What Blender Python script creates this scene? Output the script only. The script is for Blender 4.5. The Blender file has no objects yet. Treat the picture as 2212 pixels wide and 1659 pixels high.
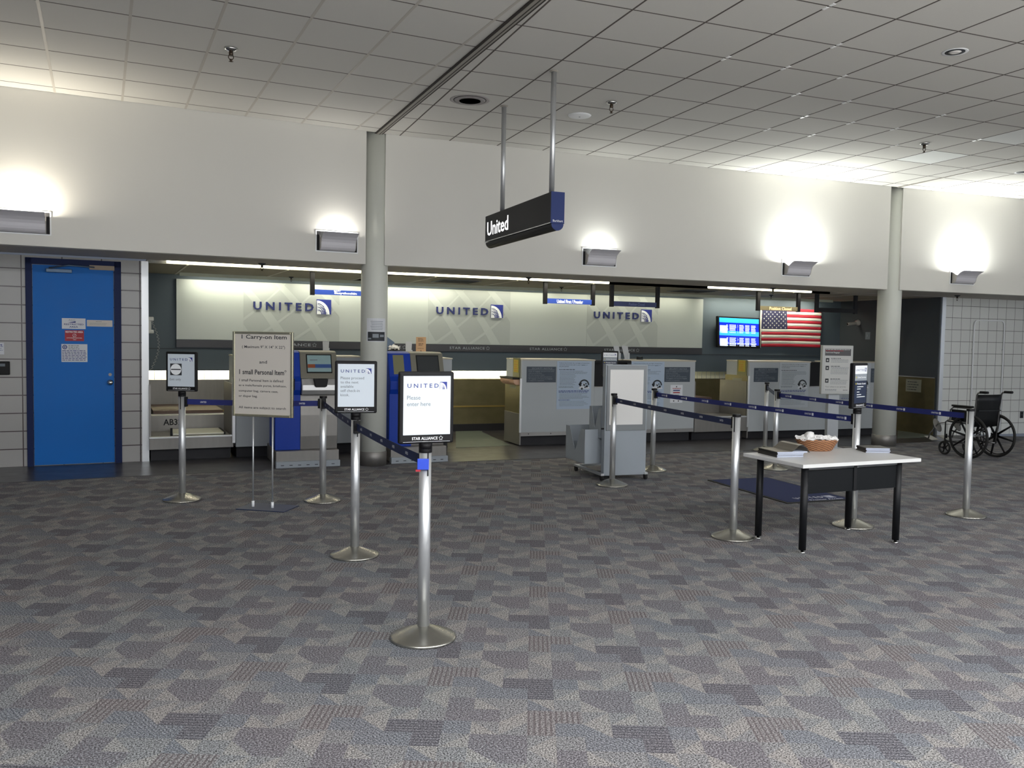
import bpy, bmesh, math, random
from mathutils import Vector, Matrix
random.seed(7)
SC = bpy.context.scene
COL = SC.collection
R = math.radians

# ------------------------------------------------------------------ camera
FPX, CX, CY, CH = 1850.35, 1106.0, 829.5, 1.55
MR = [(0.93286674, -0.35978786, 0.01767304), (-0.00264758, -0.05590842, -0.99843239), (0.36021193, 0.93135758, -0.05310767)]
cd = bpy.data.cameras.new('camera'); cam = bpy.data.objects.new('camera', cd); COL.objects.link(cam)
cd.sensor_fit = 'HORIZONTAL'; cd.sensor_width = 36.0; cd.lens = FPX / 2212 * 36.0
cd.clip_start = 0.05; cd.clip_end = 200
r_, d_, f_ = [Vector(v) for v in MR]
rot = Matrix((r_, -d_, -f_)).transposed().to_4x4()
cam.matrix_world = Matrix.Translation((0, 0, CH)) @ rot
SC.camera = cam
SC.view_settings.view_transform = 'Standard'
SC.view_settings.look = 'None'
SC.view_settings.exposure = 0.0
SC.view_settings.gamma = 1.0
SC.view_settings.use_curve_mapping = False

# ------------------------------------------------------------------ world and large lights
W = bpy.data.worlds.new('world'); SC.world = W; W.use_nodes = True
wb = W.node_tree.nodes['Background']; wb.inputs[0].default_value = (0.70, 0.80, 1.0, 1); wb.inputs[1].default_value = 0.13

def area_light(name, loc, aim, sx, sy, power, col, spread=180):
    ld = bpy.data.lights.new(name, 'AREA'); ld.shape = 'RECTANGLE'; ld.size = sx; ld.size_y = sy
    ld.energy = power; ld.color = col; ld.spread = R(spread)
    o = bpy.data.objects.new(name, ld); COL.objects.link(o); o.location = loc
    o.rotation_euler = (Vector(aim) - Vector(loc)).to_track_quat('-Z', 'Y').to_euler()
    return o
# daylight through the glazing behind and to the right of the camera
area_light('window_light', (3.5, -2.0, 2.1), (3.5, 6, -1.6), 15.0, 2.8, 260, (0.90, 0.95, 1.0))
# unseen fill lights added over the camera to brighten the near floor
for k_ in range(6): area_light('added_ceiling_fill', (-2.0 + 2.4 * k_, -0.4, 3.88), (-2.0 + 2.4 * k_, -0.4, 0), 1.2, 1.2, 168, (0.95, 0.97, 1.0))
area_light('window_light_side', (17.5, 0.5, 2.0), (6, 6, 1.6), 8.0, 3.0, 120, (0.88, 0.94, 1.0))
sl = bpy.data.lights.new('sun', 'SUN'); sl.energy = 16.0; sl.color = (1.0, 0.98, 0.95); sl.angle = R(1)  # sun added for its bounce off the pale floor behind the camera
so_ = bpy.data.objects.new('sun', sl); COL.objects.link(so_); so_.rotation_euler = Vector((-0.25, 1, -0.95)).to_track_quat('-Z', 'Y').to_euler()

# ------------------------------------------------------------------ pixel rays on real planes (measured layout)
def ray(px, py):
    a, b = (px - CX) / FPX, (py - CY) / FPX
    return Vector([MR[0][i] * a + MR[1][i] * b + MR[2][i] for i in range(3)])
def G(px, py, z=0.0):
    q = ray(px, py); t = (z - CH) / q.z
    return Vector((q.x * t, q.y * t, z))
class Facet:
    def __init__(s, a, y0):
        s.a, s.y0 = a, y0; s.t = Vector((math.cos(a), math.sin(a), 0)); s.n = Vector((-math.sin(a), math.cos(a), 0))
    def w(s, x, off, z=0.0):
        v = s.t * x + s.n * (s.y0 + off); v.z = z; return v
    def at(s, px, py, off=0.0):
        q = ray(px, py); t = (s.y0 + off) / q.dot(s.n); p = q * t
        return p.dot(s.t), p.z + CH
    def loc(s, p):
        return p.dot(s.t), p.dot(s.n) - s.y0
F1 = Facet(0.07964, 9.81); F2 = Facet(0.0, 10.037); F3 = Facet(-0.02984, 10.336)
ZC, ZS = 3.914, 2.385          # main ceiling, underside of the bulkhead

# ------------------------------------------------------------------ materials
def srgb(h):
    h = h.lstrip('#'); v = [int(h[i:i + 2], 16) / 255 for i in (0, 2, 4)]
    return tuple(c / 12.92 if c <= 0.04045 else ((c + 0.055) / 1.055) ** 2.4 for c in v) + (1,)
MATS = {}
def mat(name, hexc, rough=0.6, metal=0.0, var=0.0, vscale=8.0, emit=0.0, ecol=None, spec=0.5, bump=0.0, bscale=200.0, stretch=None, alpha=None):
    if name in MATS: return MATS[name]
    m = bpy.data.materials.new(name); m.use_nodes = True; nt = m.node_tree; b = nt.nodes['Principled BSDF']
    c = srgb(hexc) if isinstance(hexc, str) else hexc
    b.inputs['Base Color'].default_value = c; b.inputs['Roughness'].default_value = rough
    b.inputs['Metallic'].default_value = metal; b.inputs['Specular IOR Level'].default_value = spec
    if var or bump:
        tc = nt.nodes.new('ShaderNodeTexCoord'); mp = nt.nodes.new('ShaderNodeMapping')
        nt.links.new(tc.outputs['Object'], mp.inputs[0])
        if stretch: mp.inputs['Scale'].default_value = stretch
    if var:
        n = nt.nodes.new('ShaderNodeTexNoise'); n.inputs['Scale'].default_value = vscale; n.inputs['Detail'].default_value = 4
        mx = nt.nodes.new('ShaderNodeMix'); mx.data_type = 'RGBA'
        mx.inputs[6].default_value = tuple(x * (1 - var) for x in c[:3]) + (1,)
        mx.inputs[7].default_value = tuple(min(1, x * (1 + var)) for x in c[:3]) + (1,)
        nt.links.new(mp.outputs[0], n.inputs['Vector']); nt.links.new(n.outputs['Fac'], mx.inputs[0]); nt.links.new(mx.outputs[2], b.inputs['Base Color'])
        mr = nt.nodes.new('ShaderNodeMapRange'); mr.inputs[3].default_value = max(0.02, rough - 0.08); mr.inputs[4].default_value = min(1, rough + 0.08)
        nt.links.new(n.outputs['Fac'], mr.inputs[0]); nt.links.new(mr.outputs[0], b.inputs['Roughness'])
    if bump:
        n2 = nt.nodes.new('ShaderNodeTexNoise'); n2.inputs['Scale'].default_value = bscale; n2.inputs['Detail'].default_value = 2
        bp = nt.nodes.new('ShaderNodeBump'); bp.inputs['Strength'].default_value = bump; bp.inputs['Distance'].default_value = 0.002
        nt.links.new(mp.outputs[0], n2.inputs['Vector']); nt.links.new(n2.outputs['Fac'], bp.inputs['Height']); nt.links.new(bp.outputs[0], b.inputs['Normal'])
    if emit:
        b.inputs['Emission Color'].default_value = srgb(ecol) if ecol else c
        b.inputs['Emission Strength'].default_value = emit
    MATS[name] = m; return m

def tile_mat(name, tile, grout, w, h, ms=0.006, ox=0.0, oz=0.0, axis='xz', rough=0.28):
    m = bpy.data.materials.new(name); m.use_nodes = True; nt = m.node_tree; b = nt.nodes['Principled BSDF']
    tc = nt.nodes.new('ShaderNodeTexCoord'); sp = nt.nodes.new('ShaderNodeSeparateXYZ'); cb = nt.nodes.new('ShaderNodeCombineXYZ')
    nt.links.new(tc.outputs['Object'], sp.inputs[0])
    a1 = nt.nodes.new('ShaderNodeMath'); a1.inputs[1].default_value = ox; a2 = nt.nodes.new('ShaderNodeMath'); a2.inputs[1].default_value = oz
    nt.links.new(sp.outputs[0], a1.inputs[0]); nt.links.new(sp.outputs[2], a2.inputs[0])
    nt.links.new(a1.outputs[0], cb.inputs[0]); nt.links.new(a2.outputs[0], cb.inputs[1])
    br = nt.nodes.new('ShaderNodeTexBrick'); br.offset = 0.0; br.squash = 1.0
    br.inputs['Color1'].default_value = srgb(tile); br.inputs['Color2'].default_value = tuple(x * 0.94 for x in srgb(tile)[:3]) + (1,)
    br.inputs['Mortar'].default_value = srgb(grout); br.inputs['Scale'].default_value = 1.0
    br.inputs['Mortar Size'].default_value = ms; br.inputs['Mortar Smooth'].default_value = 0.1
    br.inputs['Brick Width'].default_value = w; br.inputs['Row Height'].default_value = h
    nt.links.new(cb.outputs[0], br.inputs['Vector']); nt.links.new(br.outputs['Color'], b.inputs['Base Color'])
    bp = nt.nodes.new('ShaderNodeBump'); bp.invert = True; bp.inputs['Strength'].default_value = 0.5; bp.inputs['Distance'].default_value = 0.003
    nt.links.new(br.outputs['Fac'], bp.inputs['Height']); nt.links.new(bp.outputs[0], b.inputs['Normal'])
    b.inputs['Roughness'].default_value = rough
    MATS[name] = m; return m

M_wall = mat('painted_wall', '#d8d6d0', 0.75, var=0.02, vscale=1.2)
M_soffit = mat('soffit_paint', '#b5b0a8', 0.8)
M_tileC = mat('ceiling_tile', '#d2d0cb', 0.9, var=0.05, vscale=240, bump=0.3, bscale=300)
M_tileC2 = mat('ceiling_tile_new', '#eef0ee', 0.9, var=0.03, vscale=240, bump=0.2, bscale=300)
M_tbar = mat('ceiling_tbar', '#98938b', 0.5)
M_line = mat('ceiling_line', '#5d5652', 0.8)
M_tbarL = mat('ceiling_tbar_light', '#bdb8b0', 0.5)
M_groove = mat('ceiling_groove', '#35302d', 0.8)
M_clip = mat('bright_clip', '#ffffff', 0.3)
M_column = mat('column_paint', '#d2d4cc', 0.5, var=0.02, vscale=2)
M_steel = mat('stainless', '#9c9a98', 0.34, metal=0.9, var=0.10, vscale=3, stretch=(1, 1, 12))
M_steel_d = mat('stainless_dull', '#8a8784', 0.5, metal=0.75, var=0.12, vscale=4, stretch=(6, 6, 1))
M_steel_b = mat('bronze_steel', '#7d7558', 0.42, metal=0.8, var=0.22, vscale=3, stretch=(2, 2, 3))
M_alu = mat('brushed_aluminium', '#cfd1d3', 0.38, metal=0.75, var=0.04, vscale=60, stretch=(1, 1, 0.1))
M_base = mat('base_steel', '#a09e96', 0.27, metal=0.9)
M_chrome = mat('chrome', '#d8d8d6', 0.12, metal=1.0)
M_lam = mat('grey_laminate', '#adb2b5', 0.55, var=0.03, vscale=90)
M_lam2 = mat('grey_metal_paint', '#959ca3', 0.45, var=0.02, vscale=60)
M_lamd = mat('dark_grey_metal', '#5c5f63', 0.5)
M_edge = mat('counter_edge', '#bdb6a6', 0.45)
M_black = mat('black_plastic', '#0c0b0e', 0.5, spec=.25)
M_blackm = mat('black_matte', '#0e0e12', 0.75)
M_kick = mat('kick_black', '#17161c', 0.6, var=0.1, vscale=10)
M_rubber = mat('rubber', '#101010', 0.7)
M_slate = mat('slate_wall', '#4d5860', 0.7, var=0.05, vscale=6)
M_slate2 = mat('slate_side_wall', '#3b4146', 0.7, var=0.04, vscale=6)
M_panel = mat('pale_panel', '#adb3ae', 0.45, var=0.01, vscale=3)
M_panel_d = mat('panel_pattern_dark', '#a0a5a1', 0.5)
M_panel_l = mat('panel_pattern_light', '#acb2ad', 0.5)
M_navy = mat('navy_letters', '#12205f', 0.4)
M_navyd = mat('navy_print', '#1c2f7a', 0.5)
M_blue = mat('logo_blue', '#1a2b82', 0.45)
M_kblue = mat('kiosk_blue', '#07359a', 0.45, spec=.3, var=0.04, vscale=10)
M_door = mat('door_blue', '#0a6bc0', 0.5, spec=.25, var=0.03, vscale=5)
M_doorf = mat('door_frame_navy', '#0c1f4c', 0.55, spec=.25)
M_white = mat('white_print', '#eef0f2', 0.55)
M_paper = mat('paper', '#d9dbe0', 0.7)
M_paperb = mat('bluish_paper', '#a9b9cc', 0.35)
M_paperw = mat('warm_board', '#cfc9c1', 0.6, var=0.01, vscale=4)
M_face = mat('sign_face', '#ccd5de', 0.5)
M_grey = mat('grey_print', '#8e959c', 0.6)
M_txt = mat('sign_text_grey', '#5f676f', 0.6)
M_greyd = mat('dark_print', '#2a2d33', 0.6)
M_greym = mat('mid_print', '#6f7880', 0.6)
M_red = mat('red_print', '#a51f2e', 0.55)
M_belt = mat('belt_navy', '#0a1a66', 0.6, var=0.05, vscale=200)
M_beltd = mat('belt_dark', '#0c1c45', 0.6, var=0.05, vscale=200)
M_clipb = mat('receiver_blue', '#2447c4', 0.4)
M_signnavy = mat('hanging_sign_side', '#162a62', 0.5, spec=.3)
M_signface = mat('hanging_sign_face', '#0b0c16', 0.5, spec=.25)
M_lit = mat('lit_letters', '#ffffff', 0.4, emit=1.6)
M_litdim = mat('dim_lit_letters', '#c8d2ff', 0.4, emit=0.45)
M_brown = mat('brown_rubber', '#4d3a30', 0.6)
M_scale = mat('scale_plate', '#c9c7b6', 0.4, metal=0.4, var=0.05, vscale=8)
M_vinyl = mat('dark_vinyl', '#39373a', 0.33, var=0.14, vscale=5, bump=0.1, bscale=60)
M_green = mat('green_vinyl', '#5b6259', 0.6, var=0.05, vscale=6)
M_mat = mat('mat_navy', '#0a1d4e', 0.9, var=0.15, vscale=300, bump=0.5, bscale=400)
M_tan = mat('tan_card', '#c19b73', 0.6)
M_table = mat('table_top', '#c4c3c2', 0.35, var=0.01, vscale=5)
M_tedge = mat('table_edge', '#d6d6d4', 0.4)
M_tleg = mat('table_leg_black', '#101114', 0.5, spec=.3)
M_mesh = mat('perforated_panel', '#0d1013', 0.6, spec=.2, var=0.6, vscale=420)
M_wicker = mat('wicker', '#a97750', 0.6, var=0.3, vscale=60)
M_cloth = mat('napkin', '#dedcda', 0.85)
M_vinylb = mat('wheelchair_vinyl', '#0c0e10', 0.42, spec=.3, var=0.1, vscale=12)
M_yellow = mat('yellow_card', '#b3a13a', 0.6)
M_orange = mat('orange_print', '#c0702c', 0.6)
M_flagr = mat('flag_red', '#a3172c', 0.75)
M_flagw = mat('flag_white', '#cfccc0', 0.75)
M_flagb = mat('flag_blue', '#2a2a4a', 0.75)
M_tube = mat('fluorescent_tube', '#fff8e0', 0.5, emit=5.5, ecol='#fff6d2')
M_bulb = mat('uplight_lamp', '#ffffff', 0.5, emit=14.0, ecol='#fffbe6')
M_scr0 = mat('screen_blue', '#0a2ad0', 0.2, emit=0.75, ecol='#0a2ad0')
M_scr1 = mat('screen_cyan', '#38b4ff', 0.2, emit=0.85, ecol='#38b4ff')
M_scr2 = mat('screen_white', '#d8e4ff', 0.2, emit=0.9, ecol='#d8e4ff')
M_kscr = mat('kiosk_screen', '#7d9496', 0.15, emit=0.12, ecol='#8fa9aa')
M_kscro = mat('kiosk_screen_off', '#3a3d3f', 0.15)
M_kgrey = mat('kiosk_grey', '#787569', 0.45, metal=0.3)
M_kolive = mat('kiosk_inset', '#7d7b5c', 0.4, metal=0.3)
M_silver = mat('kiosk_silver', '#c9c9c9', 0.3, metal=0.7)
M_curtain = mat('strip_curtain', '#fffbe0', 0.5, emit=0.0)
M_frost = mat('frosted_plastic', '#b9bec4', 0.3)

# ------------------------------------------------------------------ mesh helpers
def NB(): return bmesh.new()
def box(bm, x0, x1, y0, y1, z0, z1, mi=0):
    vs = [bm.verts.new(p) for p in ((x0, y0, z0), (x1, y0, z0), (x1, y1, z0), (x0, y1, z0), (x0, y0, z1), (x1, y0, z1), (x1, y1, z1), (x0, y1, z1))]
    for q in ((0, 3, 2, 1), (4, 5, 6, 7), (0, 1, 5, 4), (1, 2, 6, 5), (2, 3, 7, 6), (3, 0, 4, 7)):
        f = bm.faces.new([vs[i] for i in q]); f.material_index = mi
    return vs
def prism(bm, poly, ax, a0, a1, mi=0):
    """poly: 2D points; ax = extrusion axis ('x': poly=(y,z); 'y': poly=(x,z); 'z': poly=(x,y))"""
    def P(u, v, a): return {'x': (a, u, v), 'y': (u, a, v), 'z': (u, v, a)}[ax]
    A = [bm.verts.new(P(u, v, a0)) for u, v in poly]; B = [bm.verts.new(P(u, v, a1)) for u, v in poly]
    n = len(poly); fs = [bm.faces.new(A), bm.faces.new(B[::-1])]
    for i in range(n): fs.append(bm.faces.new([A[i], B[i], B[(i + 1) % n], A[(i + 1) % n]]))
    for f in fs: f.material_index = mi
def cyl(bm, p0, p1, r0, r1=None, seg=20, mi=0, smooth=True):
    r1 = r0 if r1 is None else r1; p0, p1 = Vector(p0), Vector(p1); d = (p1 - p0).normalized()
    u = d.orthogonal().normalized(); v = d.cross(u)
    A = []; B = []
    for i in range(seg):
        a = 2 * math.pi * i / seg; e = u * math.cos(a) + v * math.sin(a)
        A.append(bm.verts.new(p0 + e * r0)); B.append(bm.verts.new(p1 + e * r1))
    for i in range(seg):
        f = bm.faces.new([A[i], A[(i + 1) % seg], B[(i + 1) % seg], B[i]]); f.smooth = smooth; f.material_index = mi
    for L in (A[::-1], B):
        f = bm.faces.new(L); f.material_index = mi
def lathe(bm, prof, c=(0, 0, 0), seg=40, mi=0, sx=1.0, sy=1.0, close=True, alt=0):
    rings = []
    for r, z in prof:
        rings.append([bm.verts.new((c[0] + max(r, 1e-4) * sx * math.cos(2 * math.pi * i / seg), c[1] + max(r, 1e-4) * sy * math.sin(2 * math.pi * i / seg), c[2] + z)) for i in range(seg)])
    for a, b in zip(rings, rings[1:]):
        for i in range(seg):
            f = bm.faces.new([a[i], a[(i + 1) % seg], b[(i + 1) % seg], b[i]]); f.smooth = True; f.material_index = (((i // alt) + rings.index(a)) % 2 if alt else mi)
    if close:
        for L in (rings[0][::-1], rings[-1]):
            f = bm.faces.new(L); f.material_index = mi
def tube(bm, pts, r, seg=10, mi=0, closed=False):
    pts = [Vector(p) for p in pts]; n = len(pts); rings = []
    up = None
    for i, p in enumerate(pts):
        a = pts[(i - 1) % n] if (closed or i) else p; b = pts[(i + 1) % n] if (closed or i < n - 1) else p
        d = (b - a).normalized()
        if up is None: up = d.orthogonal().normalized()
        up = (up - d * up.dot(d)).normalized(); v = d.cross(up)
        rr = r[i] if isinstance(r, (list, tuple)) else r
        rings.append([bm.verts.new(p + (up * math.cos(2 * math.pi * k / seg) + v * math.sin(2 * math.pi * k / seg)) * rr) for k in range(seg)])
    rng = range(n) if closed else range(n - 1)
    for i in rng:
        A, B = rings[i], rings[(i + 1) % n]
        for k in range(seg):
            f = bm.faces.new([A[k], A[(k + 1) % seg], B[(k + 1) % seg], B[k]]); f.smooth = True; f.material_index = mi
    if not closed:
        for L in (rings[0][::-1], rings[-1]):
            f = bm.faces.new(L); f.material_index = mi
def arc(c, r, a0, a1, n, plane='xz'):
    out = []
    for i in range(n + 1):
        a = R(a0 + (a1 - a0) * i / n); u, v = r * math.cos(a), r * math.sin(a)
        out.append({'xz': (c[0] + u, c[1], c[2] + v), 'yz': (c[0], c[1] + u, c[2] + v), 'xy': (c[0] + u, c[1] + v, c[2])}[plane])
    return out
def flat(bm, poly, y, mi=0, t=0.0012):
    """thin raised shape in the xz plane facing -y"""
    prism(bm, poly, 'y', y - t, y, mi)
def rect(bm, x0, x1, z0, z1, y, mi=0, t=0.0012): box(bm, x0, x1, y - t, y, z0, z1, mi)
def link(name, bm, mats, parent=None, bevel=0.0, loc=None, rz=None, smooth_angle=None, wn=False):
    bmesh.ops.recalc_face_normals(bm, faces=bm.faces)
    me = bpy.data.meshes.new(name); bm.to_mesh(me); bm.free()
    for m in (mats if isinstance(mats, (list, tuple)) else [mats]): me.materials.append(m)
    o = bpy.data.objects.new(name, me); COL.objects.link(o)
    if parent: o.parent = parent
    if loc is not None: o.location = loc
    if rz is not None: o.rotation_euler = (0, 0, rz)
    if bevel:
        b = o.modifiers.new('bevel', 'BEVEL'); b.width = bevel; b.segments = 2; b.limit_method = 'ANGLE'; b.angle_limit = R(40)
    return o
def tag(o, label, cat, group=None):
    o['label'] = label; o['category'] = cat
    if group: o['group'] = group
    return o
def struct(name, bm, mats, loc=None, rz=None, bevel=0.0):
    o = link(name, bm, mats, loc=loc, rz=rz, bevel=bevel); o['kind'] = 'structure'; return o
def thing(name, label, cat, loc=(0, 0, 0), rz=0.0, group=None):
    o = bpy.data.objects.new(name, None); o.empty_display_size = 0.1; COL.objects.link(o)
    o.location = loc; o.rotation_euler = (0, 0, rz); return tag(o, label, cat, group)
def fthing(F, name, label, cat, x, off, z=0.0, group=None):
    return thing(name, label, cat, F.w(x, off, z), F.a, group)
# text -> geometry in unit box (fits a rectangle, faces -y)
_tc = {}
def glyphs(s, bold=0.0, spacing=1.0):
    k = (s, bold, spacing)
    if k not in _tc:
        c = bpy.data.curves.new('t', 'FONT'); c.body = s; c.resolution_u = 2; c.offset = bold; c.space_character = spacing
        o = bpy.data.objects.new('t', c); me = bpy.data.meshes.new_from_object(o)
        vs = [(v.co.x, v.co.y) for v in me.vertices]; fs = [tuple(p.vertices) for p in me.polygons]
        bpy.data.meshes.remove(me); bpy.data.objects.remove(o); bpy.data.curves.remove(c)
        xs = [v[0] for v in vs]; ys = [v[1] for v in vs]
        _tc[k] = (vs, fs, min(xs), max(xs), min(ys), max(ys))
    return _tc[k]
def text(bm, s, x0, x1, z0, z1, y, mi=0, bold=0.0, spacing=1.0, depth=0.0, italic=0.0):
    """text stretched into the rectangle x0..x1, z0..z1 (z0 is the foot of the tallest outline)"""
    vs, fs, a, b, c, d = glyphs(s, bold, spacing)
    sx = (x1 - x0) / (b - a); sz = (z1 - z0) / (d - c)
    V = [bm.verts.new((x0 + (vx - a) * sx + italic * (vy - c) * sz, y, z0 + (vy - c) * sz)) for vx, vy in vs]
    fl = []
    for f in fs:
        try: q = bm.faces.new([V[i] for i in f]); q.material_index = mi; fl.append(q)
        except ValueError: pass
    if depth:
        r = bmesh.ops.extrude_face_region(bm, geom=fl)
        bmesh.ops.translate(bm, vec=(0, -depth, 0), verts=[g for g in r['geom'] if isinstance(g, bmesh.types.BMVert)])
        for g in r['geom']:
            if isinstance(g, bmesh.types.BMFace): g.material_index = mi
def textl(bm, s, x0, zb, h, y, mi=0, bold=0.0, k=1.0, spacing=1.0, center=False, maxw=None):
    """left aligned line with cap height about h on baseline zb"""
    vs, fs, a, b, c, d = glyphs(s, bold, spacing); sc = h / 0.70
    w = (b - a) * sc * k
    if maxw and w > maxw: k *= maxw / w; w = maxw
    if center: x0 = x0 - w / 2
    text(bm, s, x0, x0 + w, zb + c * sc, zb + d * sc, y, mi, bold, spacing)
    return w
def bars(bm, x0, x1, z1, n, dz, h, y, mi=0, rnd=0.25):
    """illegible small print: rows of short dashes"""
    for i in range(n):
        z = z1 - i * dz; xe = x1 - (x1 - x0) * rnd * random.random(); x = x0
        while x < xe:
            w = random.uniform(0.35, 1.1) * h * 5
            rect(bm, x, min(x + w, xe), z - h, z, y, mi, 0.0008); x += w + h * 0.9
def globe(bm, x0, z0, s, y, mb=0, mw=1, t=0.0012):
    """square blue emblem with a quarter globe of white grid lines"""
    rect(bm, x0, x0 + s, z0, z0 + s, y, mb, t)
    y2 = y - t
    r = 0.86 * s; pts = [(x0 + 0.02 * s, z0)] + [(x0 + 0.02 * s + r * math.cos(a), z0 + r * math.sin(a) * 1.08) for a in [R(q) for q in range(0, 91, 10)]]
    flat(bm, pts, y2, mw, t)
    y3 = y2 - t
    for k in range(1, 5):            # blue gaps between the meridians, widening downwards
        a = 0.16 * k
        P = []; Q = []
        for i in range(9):
            u = i / 8; ang = R(90 * (1 - u)) * 0.93
            rr = r * (1 - a * 0.95); px = x0 + 0.02 * s + rr * math.cos(ang) * (0.75 + 0.2 * k / 4); pz = z0 + rr * math.sin(ang) * 1.05
            w = s * (0.010 + 0.050 * u)
            P.append((px - w / 2, pz)); Q.append((px + w / 2, pz))
        for i in range(8): flat(bm, [P[i], P[i + 1], Q[i + 1], Q[i]], y3, mb, t * 0.6)
    for k in range(3):               # parallels
        zz = z0 + s * (0.16 + 0.22 * k)
        flat(bm, [(x0 + 0.05 * s, zz + .1 * s), (x0 + 0.5 * s * (1 - .15 * k), zz + 0.02 * s), (x0 + 0.72 * s * (1 - .15 * k), zz - 0.1 * s), (x0 + 0.72 * s * (1 - .15 * k), zz - 0.08 * s), (x0 + 0.5 * s * (1 - .15 * k), zz + 0.04 * s), (x0 + 0.05 * s, zz + 0.12 * s)], y3, mb, t * 0.6)
def star(bm, cx, cz, r, y, mi=0, t=0.0008, rin=0.42, rot=90, n=5):
    p = []
    for i in range(2 * n):
        a = R(rot + 180 / n * i); q = r if i % 2 == 0 else r * rin
        p.append((cx + q * math.cos(a), cz + q * math.sin(a)))
    flat(bm, p, y, mi, t)
def alliance(bm, cx, cz, r, y, mi=0, t=0.0008):
    """outline star of five pointed wedges"""
    for i in range(5):
        a = R(90 + 72 * i); u = (math.cos(a), math.sin(a)); v = (-u[1], u[0])
        for sg in (-1, 1):
            P = lambda q, w: (cx + u[0] * q * r + v[0] * w * r, cz + u[1] * q * r + v[1] * w * r)
            flat(bm, [P(1.0, 0), P(0.45, 0.36 * sg), P(0.42, 0.24 * sg), P(0.78, 0.0)], y, mi, t)
def united(bm, x0, x1, z0, h, y, mt=0, mb=0, mw=1, depth=0.0, bold=0.02, gs=1.55, what='le'):
    """wordmark plus emblem within x0..x1; letters h tall"""
    s = h * gs; xe = x1 - s * 1.2
    if 'l' in what: text(bm, 'UNITED', x0, xe, z0, z0 + h, y, mt, bold, 1.5, depth)
    if 'e' in what: globe(bm, x1 - s, z0 - h * 0.32, s, y, mb, mw, max(0.0012, depth * .5))
def clip_poly(poly, x0, x1, z0, z1):
    def cl(p, ins, cut):
        o = []
        for i in range(len(p)):
            a, b = p[i - 1], p[i]
            if ins(b):
                if not ins(a): o.append(cut(a, b))
                o.append(b)
            elif ins(a): o.append(cut(a, b))
        return o
    def cx(v): return lambda a, b: (v, a[1] + (b[1] - a[1]) * (v - a[0]) / (b[0] - a[0]))
    def cz(v): return lambda a, b: (a[0] + (b[0] - a[0]) * (v - a[1]) / (b[1] - a[1]), v)
    for ins, cut in ((lambda p: p[0] >= x0, cx(x0)), (lambda p: p[0] <= x1, cx(x1)), (lambda p: p[1] >= z0, cz(z0)), (lambda p: p[1] <= z1, cz(z1))):
        if len(poly) < 3: return []
        poly = cl(poly, ins, cut)
    return poly
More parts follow.
